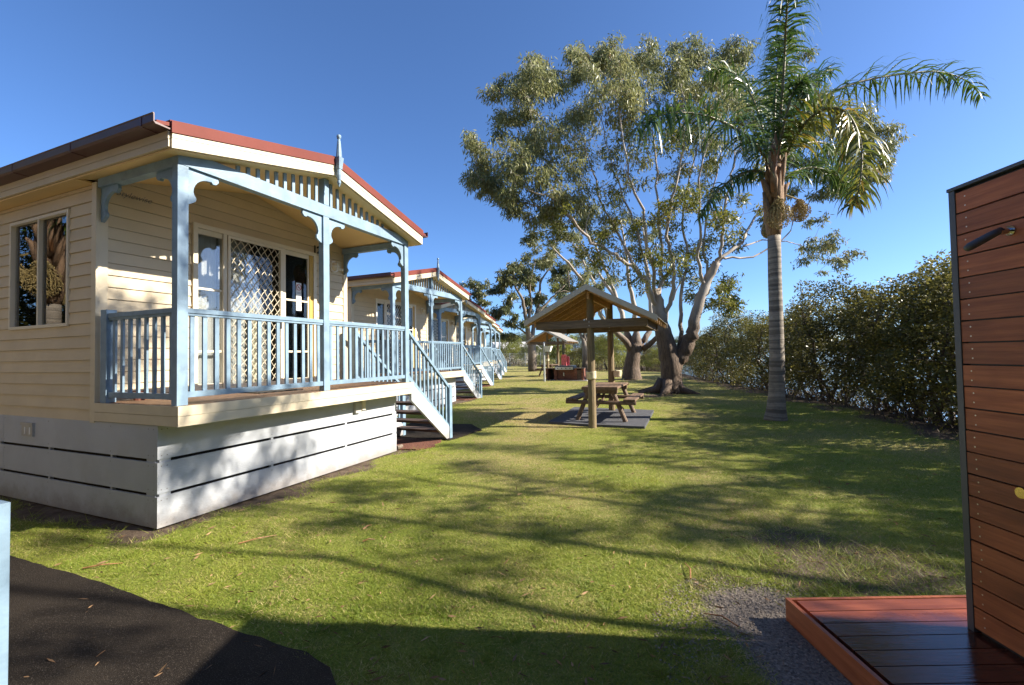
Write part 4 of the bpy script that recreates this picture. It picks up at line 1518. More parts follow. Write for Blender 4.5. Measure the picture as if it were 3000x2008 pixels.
# ------------------------------------------------------------------ far fence and building
fu = [np.array([-6.0, 57.0, 0]), np.array([13.0, 54.0, 0])]
fe = thing('wire_fence', 'chain wire fence with pale posts across the far end of the lawn', 'fence', (0, 0, 0))
n = 11
tops = []
for i in range(n):
    p = fu[0] + (fu[1] - fu[0]) * i / (n - 1)
    z = ground(p[0], p[1])
    part('fence_post', MB().tube([(p[0], p[1], z), (p[0], p[1], z + 1.75)], 0.045, 8), M['galv'], fe)
    tops.append((p[0], p[1], z))
wm = MB()
for h in (0.15, 0.9, 1.68):
    wm.tube([(x, y, z + h) for x, y, z in tops], 0.012, 4)
L = np.linalg.norm(fu[1] - fu[0])
d = (fu[1] - fu[0]) / L
for sgn in (1, -1):
    s = -1.5
    while s < L:
        a, b = max(s, 0), min(s + 1.53, L)
        if b > a:
            za = 0.15 + (a - s); zb = 0.15 + (b - s)
            if sgn < 0:
                za, zb = 1.68 - (a - s), 1.68 - (b - s)
            pa, pb = fu[0] + d * a, fu[0] + d * b
            wm.tube([(pa[0], pa[1], za + 0.12), (pb[0], pb[1], zb + 0.12)], 0.006, 3, cap=False)
        s += 0.16
o = part('wire_mesh', wm, M['galv'], fe)
o['kind'] = 'stuff'

hp = at_depth(1190, 838, 78)
hs = thing('distant_building', 'low pale building with a white roof beyond the far fence', 'building', (hp[0] - 1, 78, 0.1), 0.3)
part('wall', MB().box(-2.6, 4.5, 0, 7, 0, 2.5), M['far_wall'], hs)
part('roof', MB().hexa([(-3, -0.5, 2.5), (5, -0.5, 2.5), (5, 7.5, 2.5), (-3, 7.5, 2.5), (-3, 3.4, 3.9), (5, 3.4, 3.9), (5, 3.6, 3.9), (-3, 3.6, 3.9)]), M['far_roof'], hs)
wnd = part('window', MB().box(0.4, 1.8, -0.03, -0.001, 0.9, 2.0), M['alu_white'], hs)
part('pane', MB().box(0.47, 1.73, -0.045, -0.031, 0.97, 1.93), M['black'], wnd)
SPARSE = (42, 110)
SHADE_TREES = [(12.5, -5.0, 0.6, 0.62)]
SKY_BLOCK_BUSHES = [(-11.5, -4.6, 6.2), (-9.2, -5.2, 6.6), (-7.0, -4.8, 6.0), (-4.8, -5.0, 6.8), (-2.6, -4.6, 6.2), (-0.4, -5.0, 6.6), (1.8, -4.7, 6.2), (4.0, -5.0, 6.4), (6.2, -4.7, 6.0), (-13.6, 4.6, 4.4), (-15.0, 6.6, 4.4), (-12.6, 2.4, 4.6)]  # unseen shrubs, added to block sky light
SKY_BLOCK_TREES = [(-13.5, -5.5, 1.0, 1.0), (-4.5, -10.0, 3.0, 1.0), (6.0, -13.0, 4.4, 1.0)]  # unseen gums, added to lower the sky fill on shaded faces
SHADE_PALMS = [(14.0, 4.6, 0.4, 1.0), (14.5, 2.7, 2.4, 0.9)]

# ------------------------------------------------------------------ foliage helpers
def unit(v):
    return v / (np.linalg.norm(v, axis=-1, keepdims=True) + 1e-9)


def leaf_quads(c, d, length, width, rng, wide_at=0.45):
    """long pointed leaves: base, side, tip, side"""
    n = len(c)
    d = unit(d)
    s = unit(np.cross(d, rng.normal(size=(n, 3))))
    length = np.broadcast_to(length, (n,))[:, None]
    width = np.broadcast_to(width, (n,))[:, None]
    m = c + d * length * wide_at
    v = np.stack([c, m + s * width / 2, c + d * length, m - s * width / 2], 1).reshape(-1, 3)
    return v, np.arange(4 * n).reshape(n, 4)


class Tree:
    def __init__(self, seed):
        self.rng = np.random.default_rng(seed)
        self.wood = MB()
        self.lv, self.lvar = [], []
        self.nodes = []                                      # (point, tangent, radius)

    def limb(self, pts, r0, r1, n=8, sub=4, wob=0.03, radii=None):
        P = [np.array(p, float) for p in pts]
        out = []
        for i in range(len(P) - 1):                          # Catmull-Rom
            a = P[max(i - 1, 0)]; b = P[i]; c = P[i + 1]; e = P[min(i + 2, len(P) - 1)]
            for k in range(sub):
                t = k / sub
                out.append(0.5 * ((2 * b) + (c - a) * t + (2 * a - 5 * b + 4 * c - e) * t * t + (3 * b - a - 3 * c + e) * t ** 3))
        out.append(P[-1])
        out = np.array(out)
        m = len(out)
        out[1:-1] += self.rng.normal(scale=wob, size=(m - 2, 3))
        rad = np.array([r0 + (r1 - r0) * (i / (m - 1)) ** 0.8 for i in range(m)])
        if radii is not None:
            rad = np.interp(np.linspace(0, 1, m), np.linspace(0, 1, len(radii)), radii)
        self.wood.tube([tuple(p) for p in out], list(rad), n)
        tan = np.gradient(out, axis=0)
        for i in range(m):
            self.nodes.append((out[i], tan[i] / (np.linalg.norm(tan[i]) + 1e-9), rad[i]))
        return out

    def branch_to(self, C, rmin=0.010, rmax=0.06, n=5, minh=0.0, wob=0.05, bias=0.6, register=True):
        C = np.array(C, float)
        pts = np.array([q[0] for q in self.nodes])
        d = np.linalg.norm(pts - C, axis=1)
        up = pts[:, 2] - C[2]
        cost = d + bias * np.maximum(0, up + 0.25 * d) * 2.0 + np.where(pts[:, 2] < minh, 50, 0)
        i = int(np.argmin(cost))
        p, t, r = self.nodes[i]
        dist = d[i]
        ctrl = p + (t * 0.6 + np.array([0, 0, 0.25])) * dist * 0.5
        m = max(4, int(dist / 0.35))
        m = min(m, 14)
        tt = np.linspace(0, 1, m + 1)[:, None]
        path = (1 - tt) ** 2 * p + 2 * (1 - tt) * tt * ctrl + tt ** 2 * C
        path[1:-1] += self.rng.normal(scale=wob * min(1, dist / 2), size=(m - 1, 3))
        ra = min(r * 0.62, rmax, 0.012 + 0.016 * dist)
        ra = max(ra, rmin)
        rad = np.linspace(ra, rmin * 0.6, m + 1)
        self.wood.tube([tuple(q) for q in path], list(rad), n, cap=False)
        tan = np.gradient(path, axis=0)
        if register:
            for k in range(1, m + 1):
                self.nodes.append((path[k], tan[k] / (np.linalg.norm(tan[k]) + 1e-9), rad[k]))
        return path

    def leaves(self, c, d, length, width, var):
        v, _ = leaf_quads(c, d, length, width, self.rng)
        self.lv.append(v)
        self.lvar.append(np.broadcast_to(var, (len(c),)).copy())

    def clump(self, C, R, n_leaf, twigs=6, leaf=(0.15, 0.028), droop=0.8, squash=0.75, bias=None):
        """twigs from the node at C out to small hanging leaf bunches"""
        rng = self.rng
        C = np.array(C, float)
        base = rng.uniform(0.15, 0.65)
        per = max(4, n_leaf // twigs)
        for _ in range(twigs):
            o = rng.normal(size=3)
            o = o / np.linalg.norm(o) * R * rng.uniform(0.35, 1.0)
            o[2] = o[2] * squash + 0.10 * R
            e = C + o
            mid = C + o * 0.5 + np.array([0, 0, 0.12 * R])
            self.wood.tube([tuple(C), tuple(mid), tuple(e)], [0.011, 0.008, 0.004], 3, cap=False)
            t = rng.random(per)[:, None]
            pos = C + (o * (0.45 + 0.6 * t)) + np.clip(rng.normal(size=(per, 3)), -1.7, 1.7) * 0.21 * R * np.array([1, 1, 0.8])
            dirs = rng.normal(size=(per, 3)) * 0.55 + np.array([0, 0, -droop]) + unit(o) * 0.3
            L = leaf[0] * rng.uniform(0.5, 1.5, per)
            self.leaves(pos, dirs, L, leaf[1] * rng.uniform(0.7, 1.3, per), np.clip(base + rng.normal(scale=0.22, size=per), 0, 1))

    def build(self, name, label, cat, origin, bark, leafm, group=None):
        r = thing(name, label, cat, tuple(origin), 0, group)
        off = np.array(origin)
        self.wood.v = [tuple(np.array(p) - off) for p in self.wood.v]
        part('trunk', self.wood, bark, r, smooth=True)
        v = np.concatenate(self.lv) - off
        crown = link('crown', np_mesh('crown', v, np.arange(len(v)).reshape(-1, 4), var=np.concatenate(self.lvar), mats=[leafm]), r)
        return r


# ------------------------------------------------------------------ the big gum
def px_limb(T, pts, Y, r0, r1, **kw):
    return T.limb([at_depth(x, y, Y + dy) for x, y, dy in pts], r0, r1, **kw)



GB = on_ground(1534, 900)
GY = GB[1]
T = Tree(3)
# trunk with flared foot
T.limb([GB + np.array([-0.02, 0, -0.15]), GB + np.array([0.0, 0, 0.12]), at_depth(1536, 868, GY), at_depth(1534, 825, GY), at_depth(1525, 788, GY), at_depth(1514, 745, GY), at_depth(1506, 700, GY), at_depth(1500, 665, GY)],
       0, 0, n=18, wob=0.015, radii=[0.46, 0.41, 0.37, 0.37, 0.33, 0.28, 0.22, 0.17])
for (a, b) in ((-1.0, 0.1), (0.7, -0.5), (-0.55, -0.75), (0.6, 0.6), (-0.9, 0.75)):       # buttress roots
    T.wood.tube([tuple(GB + np.array([a * 0.25, b * 0.25, 0.45])), tuple(GB + np.array([a * 0.5, b * 0.5, 0.12])), tuple(GB + np.array([a * 1.25, b * 1.25, -0.04]))], [0.20, 0.15, 0.05], 8)
px_limb(T, [(1536, 850, 0), (1552, 822, 0), (1571, 795, -.1), (1584, 758, -.2), (1594, 712, -.3), (1612, 655, -.3), (1640, 600, -.4)], GY, 0.25, 0.15, n=14, radii=[.30, .28, .26, .22, .19, .17, .14])
LIMBS = [
    ([(1506, 712, 0), (1487, 662, -.3), (1462, 628, -.6), (1425, 598, -.9), (1388, 572, -1.2), (1345, 545, -1.6), (1312, 505, -2.0), (1285, 470, -2.2), (1240, 445, -2.4), (1190, 430, -2.6)], .135, .02),
    ([(1462, 628, -.6), (1440, 590, -.2), (1405, 520, .2), (1372, 450, .4), (1352, 380, .5), (1330, 310, .6), (1300, 250, .6)], .09, .018),
    ([(1487, 664, 0), (1478, 610, .4), (1462, 540, .8), (1432, 470, 1.2), (1408, 400, 1.4), (1385, 320, 1.6), (1370, 240, 1.8)], .10, .018),
    ([(1502, 690, 0), (1494, 620, -.6), (1480, 560, -1.2), (1470, 480, -1.6), (1440, 400, -2.0), (1425, 310, -2.2), (1410, 220, -2.4)], .115, .02),
    ([(1504, 690, 0), (1515, 620, .5), (1513, 540, 1.0), (1503, 450, 1.3), (1500, 350, 1.6), (1478, 260, 1.8), (1470, 190, 2.0)], .115, .02),
    ([(1512, 740, 0), (1535, 680, -.3), (1540, 610, -.6), (1527, 540, -.8), (1538, 460, -1), (1560, 370, -1.2), (1565, 270, -1.4), (1560, 190, -1.6)], .13, .02),
    ([(1560, 808, -.1), (1556, 740, .4), (1562, 660, .8), (1572, 580, 1.2), (1560, 500, 1.6), (1580, 400, 2), (1600, 300, 2.2), (1620, 200, 2.4)], .13, .02),
    ([(1590, 730, -.2), (1612, 690, .4), (1622, 640, .8), (1612, 570, 1.2), (1618, 490, 1.4), (1640, 400, 1.6), (1660, 300, 1.8), (1680, 200, 2)], .10, .018),
    ([(1612, 655, -.3), (1600, 590, -.8), (1604, 520, -1.2), (1598, 430, -1.6), (1615, 340, -1.9), (1625, 260, -2.1)], .10, .018),
    ([(1640, 600, -.4), (1652, 560, -.6), (1655, 490, -.8), (1672, 420, -1), (1690, 340, -1.2), (1720, 260, -1.3)], .10, .02),
    ([(1640, 600, -.4), (1680, 570, -.2), (1712, 530, 0), (1748, 470, .3), (1790, 410, .6), (1830, 350, 1), (1870, 290, 1.2)], .095, .02),
    ([(1655, 590, -.4), (1700, 592, -.2), (1745, 578, 0), (1790, 545, .2), (1835, 480, .4), (1880, 430, .6), (1925, 390, .8)], .06, .015),
    ([(1700, 565, -.2), (1745, 552, .3), (1800, 552, .6), (1830, 562, .8), (1862, 585, 1)], .045, .012),
    ([(1790, 410, .6), (1840, 390, .8), (1890, 360, 1), (1950, 330, 1.2), (1990, 320, 1.3)], .05, .012),
    ([(1312, 505, -2.0), (1270, 480, -1.6), (1225, 475, -1.4), (1180, 455, -1.2), (1140, 430, -1.0), (1110, 420, -1.0)], .045, .012),
]
for pts, r0, r1 in LIMBS:
    px_limb(T, pts, GY, r0 * 0.74, r1 * 0.8, n=8, wob=0.035)
CL = [  # x, y, radius px, density, depth
    (1108, 352, 40, 1.10, -1.2), (1140, 385, 46, 1.20, -1.0), (1085, 418, 34, 1.00, -1.2), (1120, 440, 40, 1.10, -1.0), (1165, 440, 44, 1.10, -1.6), (1195, 475, 42, 1.00, -1.8), (1160, 400, 40, 0.80, -.8), (1230, 492, 34, 0.80, -1.4),
    (1168, 305, 44, 1.20, .4), (1160, 255, 38, 1.20, .6), (1195, 222, 46, 1.20, .8), (1175, 194, 36, 1.00, .8), (1215, 183, 44, 1.20, 1.0), (1250, 159, 40, 1.20, 1.0), (1220, 270, 48, 1.10, -.4), (1250, 222, 48, 1.10, -.8), (1195, 345, 44, 1.00, -.6),
    (1240, 330, 46, 0.90, -1.4), (1215, 410, 50, 1.00, -2.0), (1265, 420, 46, 0.90, -2.2), (1275, 370, 44, 0.80, -1.8), (1290, 290, 44, 0.70, .6), (1270, 186, 46, 1.00, .2),
    (1325, 179, 48, 1.30, 1.2), (1310, 143, 34, 0.90, 1.0), (1350, 143, 46, 1.30, .8), (1330, 218, 52, 1.20, 0), (1380, 179, 52, 1.40, 1.6), (1400, 143, 46, 1.20, 1.2), (1440, 171, 52, 1.40, -1.6), (1450, 143, 44, 1.20, .8), (1380, 222, 52, 1.20, -2.0), (1430, 214, 50, 1.20, -2.2),
    (1490, 151, 48, 1.20, 1.6), (1500, 190, 52, 1.30, -.4), (1540, 171, 50, 1.20, 1.8), (1585, 179, 50, 1.20, 2.2), (1580, 214, 50, 1.20, -1.2), (1620, 151, 46, 1.20, 2.2), (1660, 147, 46, 1.30, 2.0), (1690, 139, 44, 1.30, 1.8), (1640, 190, 50, 1.20, 0.4), (1695, 183, 50, 1.20, 1.0), (1710, 222, 50, 1.10, -.6), (1660, 230, 50, 1.10, -1.6), (1540, 230, 48, 1.00, 1.0), (1620, 260, 46, 0.90, -1.8), (1700, 280, 46, 0.90, .5),
    (1345, 300, 44, 0.60, .4), (1450, 290, 44, 0.50, -2), (1520, 300, 44, 0.50, 1), (1590, 320, 44, 0.60, -1), (1300, 385, 42, 0.60, -1), (1380, 370, 40, 0.45, .8), (1660, 330, 42, 0.60, 1.2),
    (1330, 450, 44, 0.60, -1.6), (1280, 445, 40, 0.70, -2), (1360, 500, 40, 0.60, .6), (1420, 470, 38, 0.40, 1.6), (1470, 400, 38, 0.40, -1.6), (1550, 400, 40, 0.50, 1.6), (1625, 400, 40, 0.60, 1.4),
    (1800, 150, 44, 1.20, 2.2), (1840, 200, 46, 1.35, 1.8), (1780, 230, 46, 0.80, 1.6), (1860, 260, 48, 1.35, 1.4), (1910, 300, 48, 1.50, 1.4), (1900, 230, 44, 1.20, 1.8), (1950, 290, 44, 1.50, 1.4), (1985, 330, 42, 1.50, 1.2), (2015, 360, 34, 1.50, 1.2), (2005, 400, 30, 1.20, 1.0), (1950, 370, 44, 1.35, 1.0), (1890, 380, 44, 1.05, .8), (1915, 430, 36, 1.20, .6), (1860, 420, 40, 0.90, .4), (1820, 330, 42, 1.05, .8), (1780, 360, 40, 0.60, .6), (1745, 330, 42, 0.60, .2),
    (1878, 572, 32, 0.42, 1.0), (1908, 565, 32, 0.42, .6), (1922, 590, 26, 0.35, 1.2), (1848, 560, 18, 0.22, .8), (1905, 612, 20, 0.22, 1.0), (1858, 505, 20, 0.20, .6),
]
YC = [(1260, 500, 36, .6, -1.8), (1300, 530, 36, .6, -1.4), (1345, 575, 34, .6, -1), (1390, 520, 38, .7, 0), (1385, 600, 32, .55, -1.1), (1330, 480, 38, .6, .4), (1440, 520, 38, .7, .8), (1475, 570, 34, .6, .2), (1520, 640, 30, .6, .4), (1300, 340, 40, .6, .8), (1420, 350, 40, .6, -1), (1500, 340, 40, .6, 1.4), (1600, 360, 40, .7, .2), (1560, 330, 40, .6, -1.8), (1480, 500, 40, .7, -1), (1430, 560, 38, .5, .6), (1530, 520, 44, .9, 1.2), (1575, 470, 42, .8, -1.2), (1610, 560, 40, .8, 1.4), (1550, 600, 40, .8, 1), (1650, 510, 40, .8, -.8), (1500, 590, 36, .7, -1.2), (1600, 640, 38, .7, 1.2), (1655, 660, 34, .9, .6), (1665, 700, 28, .9, .6), (1640, 690, 30, .8, .6), (1680, 560, 34, .6, .4), (1690, 470, 36, .7, -.8), (1720, 400, 36, .7, .4), (1630, 455, 36, .6, 1), (1400, 430, 36, .5, -1.4), (1540, 455, 36, .6, -.6), (1460, 640, 30, .4, -1.0), (1585, 690, 28, .5, .9), (1760, 500, 28, .5, .3)]
rngc = np.random.default_rng(5)
TY = Tree(4)
for lst, young in ((CL, False), (YC, True)):
    for (x, y, rp, den, dy) in sorted(lst, key=lambda q: math.hypot(q[0] - 1540, q[1] - 700)):
        C = at_depth(x, y, GY + dy)
        R = rp / 1026 * GY
        subs = 4
        for k in range(subs):
            Ck = C + np.clip(rngc.normal(size=3), -1.25, 1.25) * R * np.array([0.66, 1.0, 0.50])
            T.branch_to(Ck, minh=GB[2] + 3.2, n=4, rmin=0.008)
            tgt = TY if young else T
            tgt.clump(Ck, R * 0.84, int((290 if not young else 190) * den), twigs=6, leaf=(0.175, 0.042) if not young else (0.15, 0.05), droop=0.95 if not young else 0.5)
# bare fine limbs that run up through the crown
for k in range(34):
    x, y = rngc.uniform(1290, 1700), rngc.uniform(260, 520)
    T.branch_to(at_depth(x, y, GY + rngc.uniform(-2.2, 2.2)), minh=GB[2] + 3.0, n=4, rmin=0.010)
gum = T.build('gum_tree', 'big spreading gum tree with pale forked limbs right of the picnic shelter', 'tree', GB, M['gum_bark'], M['gum_leaf'], 'gum trees')
v = np.concatenate(TY.lv) - GB
link('inner_foliage', np_mesh('inner_foliage', v, np.arange(len(v)).reshape(-1, 4), var=np.concatenate(TY.lvar), mats=[M['gum_leaf_young']]), gum)
TW = [q for q in TY.wood.v]
TY.wood.v = [tuple(np.array(p) - GB) for p in TY.wood.v]
part('twigs', TY.wood, M['gum_bark'], gum, smooth=True, kind='stuff')


# ------------------------------------------------------------------ smaller trees behind
def px_tree(seed, name, label, base, limbs, clumps, bark, leafm, r0, leaf, n_leaf, Y=None, droop=0.7, group='gum trees', cat='tree', subs=3, rscale=0.8, extra=8):
    B = on_ground(*base) if Y is None else np.array([*at_depth(base[0], base[1], Y)[:2], 0.0])
    B[2] = ground(B[0], B[1])
    Yb = B[1]
    t = Tree(seed)
    g = np.random.default_rng(seed + 100)
    for i, l in enumerate(limbs):
        pts = [at_depth(x, y, Yb + dy) for x, y, dy in l[0]]
        if i == 0:
            pts = [B + np.array([0, 0, -0.1])] + pts
        t.limb(pts, l[1], l[2], n=10, wob=0.04 if i else 0.01, radii=l[3] if len(l) > 3 else None)
    xs = [c[0] for c in clumps]; ys = [c[1] for c in clumps]
    for (x, y, rp, den, dy) in sorted(clumps, key=lambda q: math.hypot(q[0] - base[0], q[1] - base[1])):
        C = at_depth(x, y, Yb + dy)
        R = rp / 1026 * Yb
        for k in range(subs):
            Ck = C + g.normal(size=3) * R * np.array([0.5, 0.9, 0.38])
            t.branch_to(Ck, minh=B[2] + 1.2, n=4, rmin=0.014)
            t.clump(Ck, R * rscale, int(n_leaf * den), twigs=5, leaf=leaf, droop=droop)
    return t.build(name, label, cat, B, bark, leafm, group)


px_tree(21, 'gum_tree', 'mid-distance gum with flared pale trunk and steep dark limbs behind the picnic shelter', (1445, 868),
        [([(1445, 855, 0), (1446, 835, 0), (1449, 812, 0), (1453, 795, 0), (1456, 778, 0), (1458, 760, 0)], 0, 0, [.62, .50, .42, .38, .38, .28, .12]),
         ([(1448, 808, 0), (1425, 775, -.3), (1392, 745, -.8), (1360, 690, -1.2), (1330, 640, -1.6), (1290, 590, -2), (1255, 555, -2.4)], .22, .03),
         ([(1448, 808, 0), (1436, 760, .3), (1415, 700, .6), (1395, 640, .8), (1370, 580, 1), (1345, 530, 1.4)], .22, .03),
         ([(1452, 805, 0), (1455, 760, 0), (1452, 700, -.4), (1440, 640, -.8), (1432, 570, -1.2), (1420, 500, -1.4)], .22, .03),
         ([(1456, 808, 0), (1480, 770, .4), (1490, 720, .8), (1482, 650, 1), (1478, 580, 1.4), (1470, 520, 1.8)], .22, .03),
         ([(1470, 800, 0), (1500, 775, -.4), (1520, 750, -.8), (1530, 700, -1), (1560, 640, -1.2)], .18, .03),
         ([(1392, 745, -.8), (1380, 690, -1.2), (1340, 610, -1), (1310, 560, -.8)], .12, .03),
         ([(1415, 700, .6), (1380, 640, 1.4), (1350, 590, 1.8), (1320, 550, 2.2)], .12, .03)],
        [(1215, 545, 26, 1.1, -2), (1240, 510, 28, 1.1, -2), (1232, 575, 26, .9, -1), (1265, 545, 30, 1.1, -2), (1290, 510, 28, 1.0, 1), (1300, 560, 30, 1.0, 1), (1330, 530, 30, .9, 2), (1360, 500, 28, .8, 1), (1390, 540, 28, .7, -1), (1420, 500, 28, .8, 1), (1320, 600, 26, .7, 0), (1355, 640, 28, .8, -2), (1335, 660, 26, .9, -2), (1385, 610, 26, .6, 1), (1450, 560, 28, .7, 2), (1410, 650, 24, .6, -1), (1480, 540, 26, .7, 2), (1360, 680, 22, .7, -2), (1470, 640, 22, .5, 2), (1250, 600, 20, .6, -2)],
        M['gum_bark'], M['gum_leaf'], .3, (0.20, 0.055), 190)

px_tree(22, 'gum_tree', 'leaning dark-leaved gum with a bare lower branch beyond the distant shelter', (1219, 850),
        [([(1217, 800, 0), (1212, 775, 0)], .42, .34),
         ([(1214, 785, 0), (1205, 745, -.5), (1198, 700, -1), (1182, 660, -1.5), (1175, 620, -2)], .28, .05),
         ([(1214, 785, 0), (1222, 740, .5), (1232, 690, 1), (1240, 640, 1.5), (1262, 610, 2)], .24, .05),
         ([(1210, 770, 0), (1190, 752, -.5), (1165, 740, -1), (1150, 730, -1)], .10, .04),
         ([(1205, 745, 0), (1215, 700, 0), (1212, 650, -.5), (1225, 600, -1)], .18, .04),
         ([(1226, 720, .5), (1255, 690, 1), (1285, 660, 1.4), (1300, 640, 1.6)], .14, .04)],
        [(1140, 668, 20, 1.2, -1), (1160, 645, 24, 1.3, -1.5), (1185, 620, 26, 1.4, -2), (1215, 598, 26, 1.3, -1), (1250, 600, 24, 1.2, 2), (1200, 655, 24, 1.2, 0), (1235, 640, 26, 1.2, 2), (1270, 625, 26, 1.2, 2), (1300, 610, 24, 1.0, 1), (1150, 715, 20, 1.1, -1), (1175, 700, 22, 1.0, -1), (1165, 750, 22, 1.1, -1), (1150, 770, 14, .8, -1), (1205, 700, 22, .8, 1), (1240, 690, 22, .9, 1), (1305, 650, 26, 1.1, 2), (1330, 690, 22, 1.0, 2), (1188, 735, 16, .8, -1)],
        M['dark_bark'], M['far_leaf'], .3, (0.30, 0.10), 290)

px_tree(23, 'casuarina', 'yellow-green feathery tree behind the distant shelter', (1290, 846),
        [([(1290, 800, 0), (1288, 750, 0), (1285, 690, 0), (1280, 650, 0)], .25, .05), ([(1289, 780, 0), (1310, 740, 1), (1330, 700, 1)], .1, .03), ([(1288, 770, 0), (1265, 740, 1), (1255, 700, 1)], .1, .03)],
        [(1270, 660, 20, 1.2, 0), (1290, 685, 24, 1.3, 0), (1260, 710, 22, 1.2, 0), (1310, 715, 22, 1.2, 0), (1285, 740, 24, 1.2, 0), (1320, 755, 20, 1.1, 0), (1265, 765, 20, 1.1, 0), (1300, 785, 20, 1.1, 0), (1280, 810, 18, .8, 0)],
        M['dark_bark'], M['bright_leaf'], .3, (0.34, 0.07), 190, Y=47, group=None, droop=0.5)

px_tree(24, 'gum_tree', 'slender gum with fine twigs left of the shelter\'s rear pole, behind the barbecue', (1338, 845),
        [([(1338, 810, 0), (1336, 780, 0)], .26, .2), ([(1336, 785, 0), (1325, 750, 0), (1318, 700, 0), (1305, 660, 0), (1300, 620, 0)], .16, .04), ([(1337, 785, 0), (1350, 750, 0), (1362, 710, 0), (1370, 660, 0)], .14, .04), ([(1336, 780, 0), (1340, 730, 0), (1342, 680, 0), (1345, 630, 0)], .14, .04)],
        [(1300, 640, 22, 1, 0), (1320, 665, 22, 1, 0), (1345, 640, 22, 1, 0), (1372, 655, 22, .9, 0), (1300, 690, 20, .8, 0), (1335, 705, 20, .7, 0), (1370, 700, 18, .7, 0), (1355, 740, 14, .5, 0)],
        M['dark_bark'], M['far_leaf'], .2, (0.26, 0.085), 150, Y=40)

px_tree(25, 'gum_tree', 'distant round-topped gum rising just above the cabin roofs', (1092, 848),
        [([(1092, 800, 0), (1090, 740, 0), (1086, 700, 0)], .22, .09), ([(1091, 740, 0), (1105, 710, 0), (1112, 690, 0)], .09, .03), ([(1089, 730, 0), (1070, 700, 0), (1060, 680, 0)], .09, .03)],
        [(1052, 660, 18, 1.2, 0), (1072, 650, 20, 1.3, 0), (1092, 655, 20, 1.3, 0), (1062, 680, 18, 1.2, 0), (1085, 675, 20, 1.2, 0), (1102, 678, 16, 1.1, 0), (1078, 700, 14, .9, 0), (1105, 715, 18, 1.0, 0), (1115, 700, 14, 1, 0), (1092, 722, 12, .7, 0)],
        M['dark_bark'], M['far_leaf'], .2, (0.28, 0.10), 170, Y=48)


# ------------------------------------------------------------------ queen palm
def frond(pts, n=64, Lmax=0.75, wid=0.036, seed=0, droop=0.55, spread=0.9, t0=0.13):
    rng = np.random.default_rng(seed)
    P = np.array(pts, float)
    t_in = np.linspace(0, 1, len(P))
    tt = np.linspace(0, 1, 40)

    def cr(t):
        s = t * (len(P) - 1)
        i = min(int(s), len(P) - 2)
        f = s - i
        a, b, c, e = P[max(i - 1, 0)], P[i], P[i + 1], P[min(i + 2, len(P) - 1)]
        return 0.5 * (2 * b + (c - a) * f + (2 * a - 5 * b + 4 * c - e) * f * f + (3 * b - a - 3 * c + e) * f ** 3)
    R = np.array([cr(t) for t in tt])
    mb = MB()
    mb.tube([tuple(p) for p in R], list(0.038 * (1 - tt) ** 0.8 + 0.005), 6, 0)
    vs, fs, var = [], [], []
    nv = 0
    T_ = np.gradient(R, axis=0)
    for k in range(n):
        t = t0 + (1 - t0) * (k + rng.uniform(-0.3, 0.3)) / n
        t = min(max(t, t0), 0.995)
        i = min(int(t * 39), 38)
        f = t * 39 - i
        p = R[i] * (1 - f) + R[i + 1] * f
        tan = unit(T_[i])
        side0 = np.cross(tan, [0, 0, 1.0])
        if np.linalg.norm(side0) < 0.2:
            side0 = np.cross(tan, [0.3, 1.0, 0.2])
        side0 = unit(side0)
        upv = unit(np.cross(side0, tan))
        L = Lmax * (0.42 + 0.75 * math.sin(math.pi * min(1, (t * 0.86 + 0.10))) ** 0.8) * rng.uniform(0.70, 1.15)
        if t > 0.9:
            L *= 0.75
        for sg in (-1, 1):
            if rng.random() < 0.09:
                continue
            for q in range(1):
                a = rng.uniform(-1.15, 1.15)                 # plumose: leaflets leave at several angles
                d = unit(side0 * sg * math.cos(a) * spread + upv * math.sin(a) * 0.9 + tan * rng.uniform(0.15, 0.85))
                pos = p.copy()
                w = wid * rng.uniform(0.8, 1.15)
                flat = unit(np.cross(d, rng.normal(size=3) * 0.4 + upv))
                pts_l = [pos]
                dd = d.copy()
                segs = 4
                for s_ in range(segs):
                    dd = unit(dd + np.array([0, 0, -1]) * droop * (0.25 + 0.42 * s_))
                    pos = pos + dd * L / segs
                    pts_l.append(pos)
                ws = [w * 0.5, w, w * 0.85, w * 0.5, 0.002]
                base = nv
                for s_ in range(segs + 1):
                    vs.append(pts_l[s_] - flat * ws[s_] / 2)
                    vs.append(pts_l[s_] + flat * ws[s_] / 2)
                nv += 2 * (segs + 1)
                x = rng.random()
                for s_ in range(segs):
                    b_ = base + 2 * s_
                    fs.append((b_, b_ + 1, b_ + 3, b_ + 2))
                    var.append(x)
    n0 = len(mb.v)
    allv = np.concatenate([np.array(mb.v), np.array(vs)])
    quads = [f_ for f_ in mb.f if len(f_) == 4]
    q = np.array(quads + [tuple(i + n0 for i in f_) for f_ in fs])
    vv = np.concatenate([np.full(len(quads), 0.5), np.array(var)])
    mi = np.concatenate([np.zeros(len(quads), int), np.ones(len(fs), int)])
    return allv, q, vv, mi


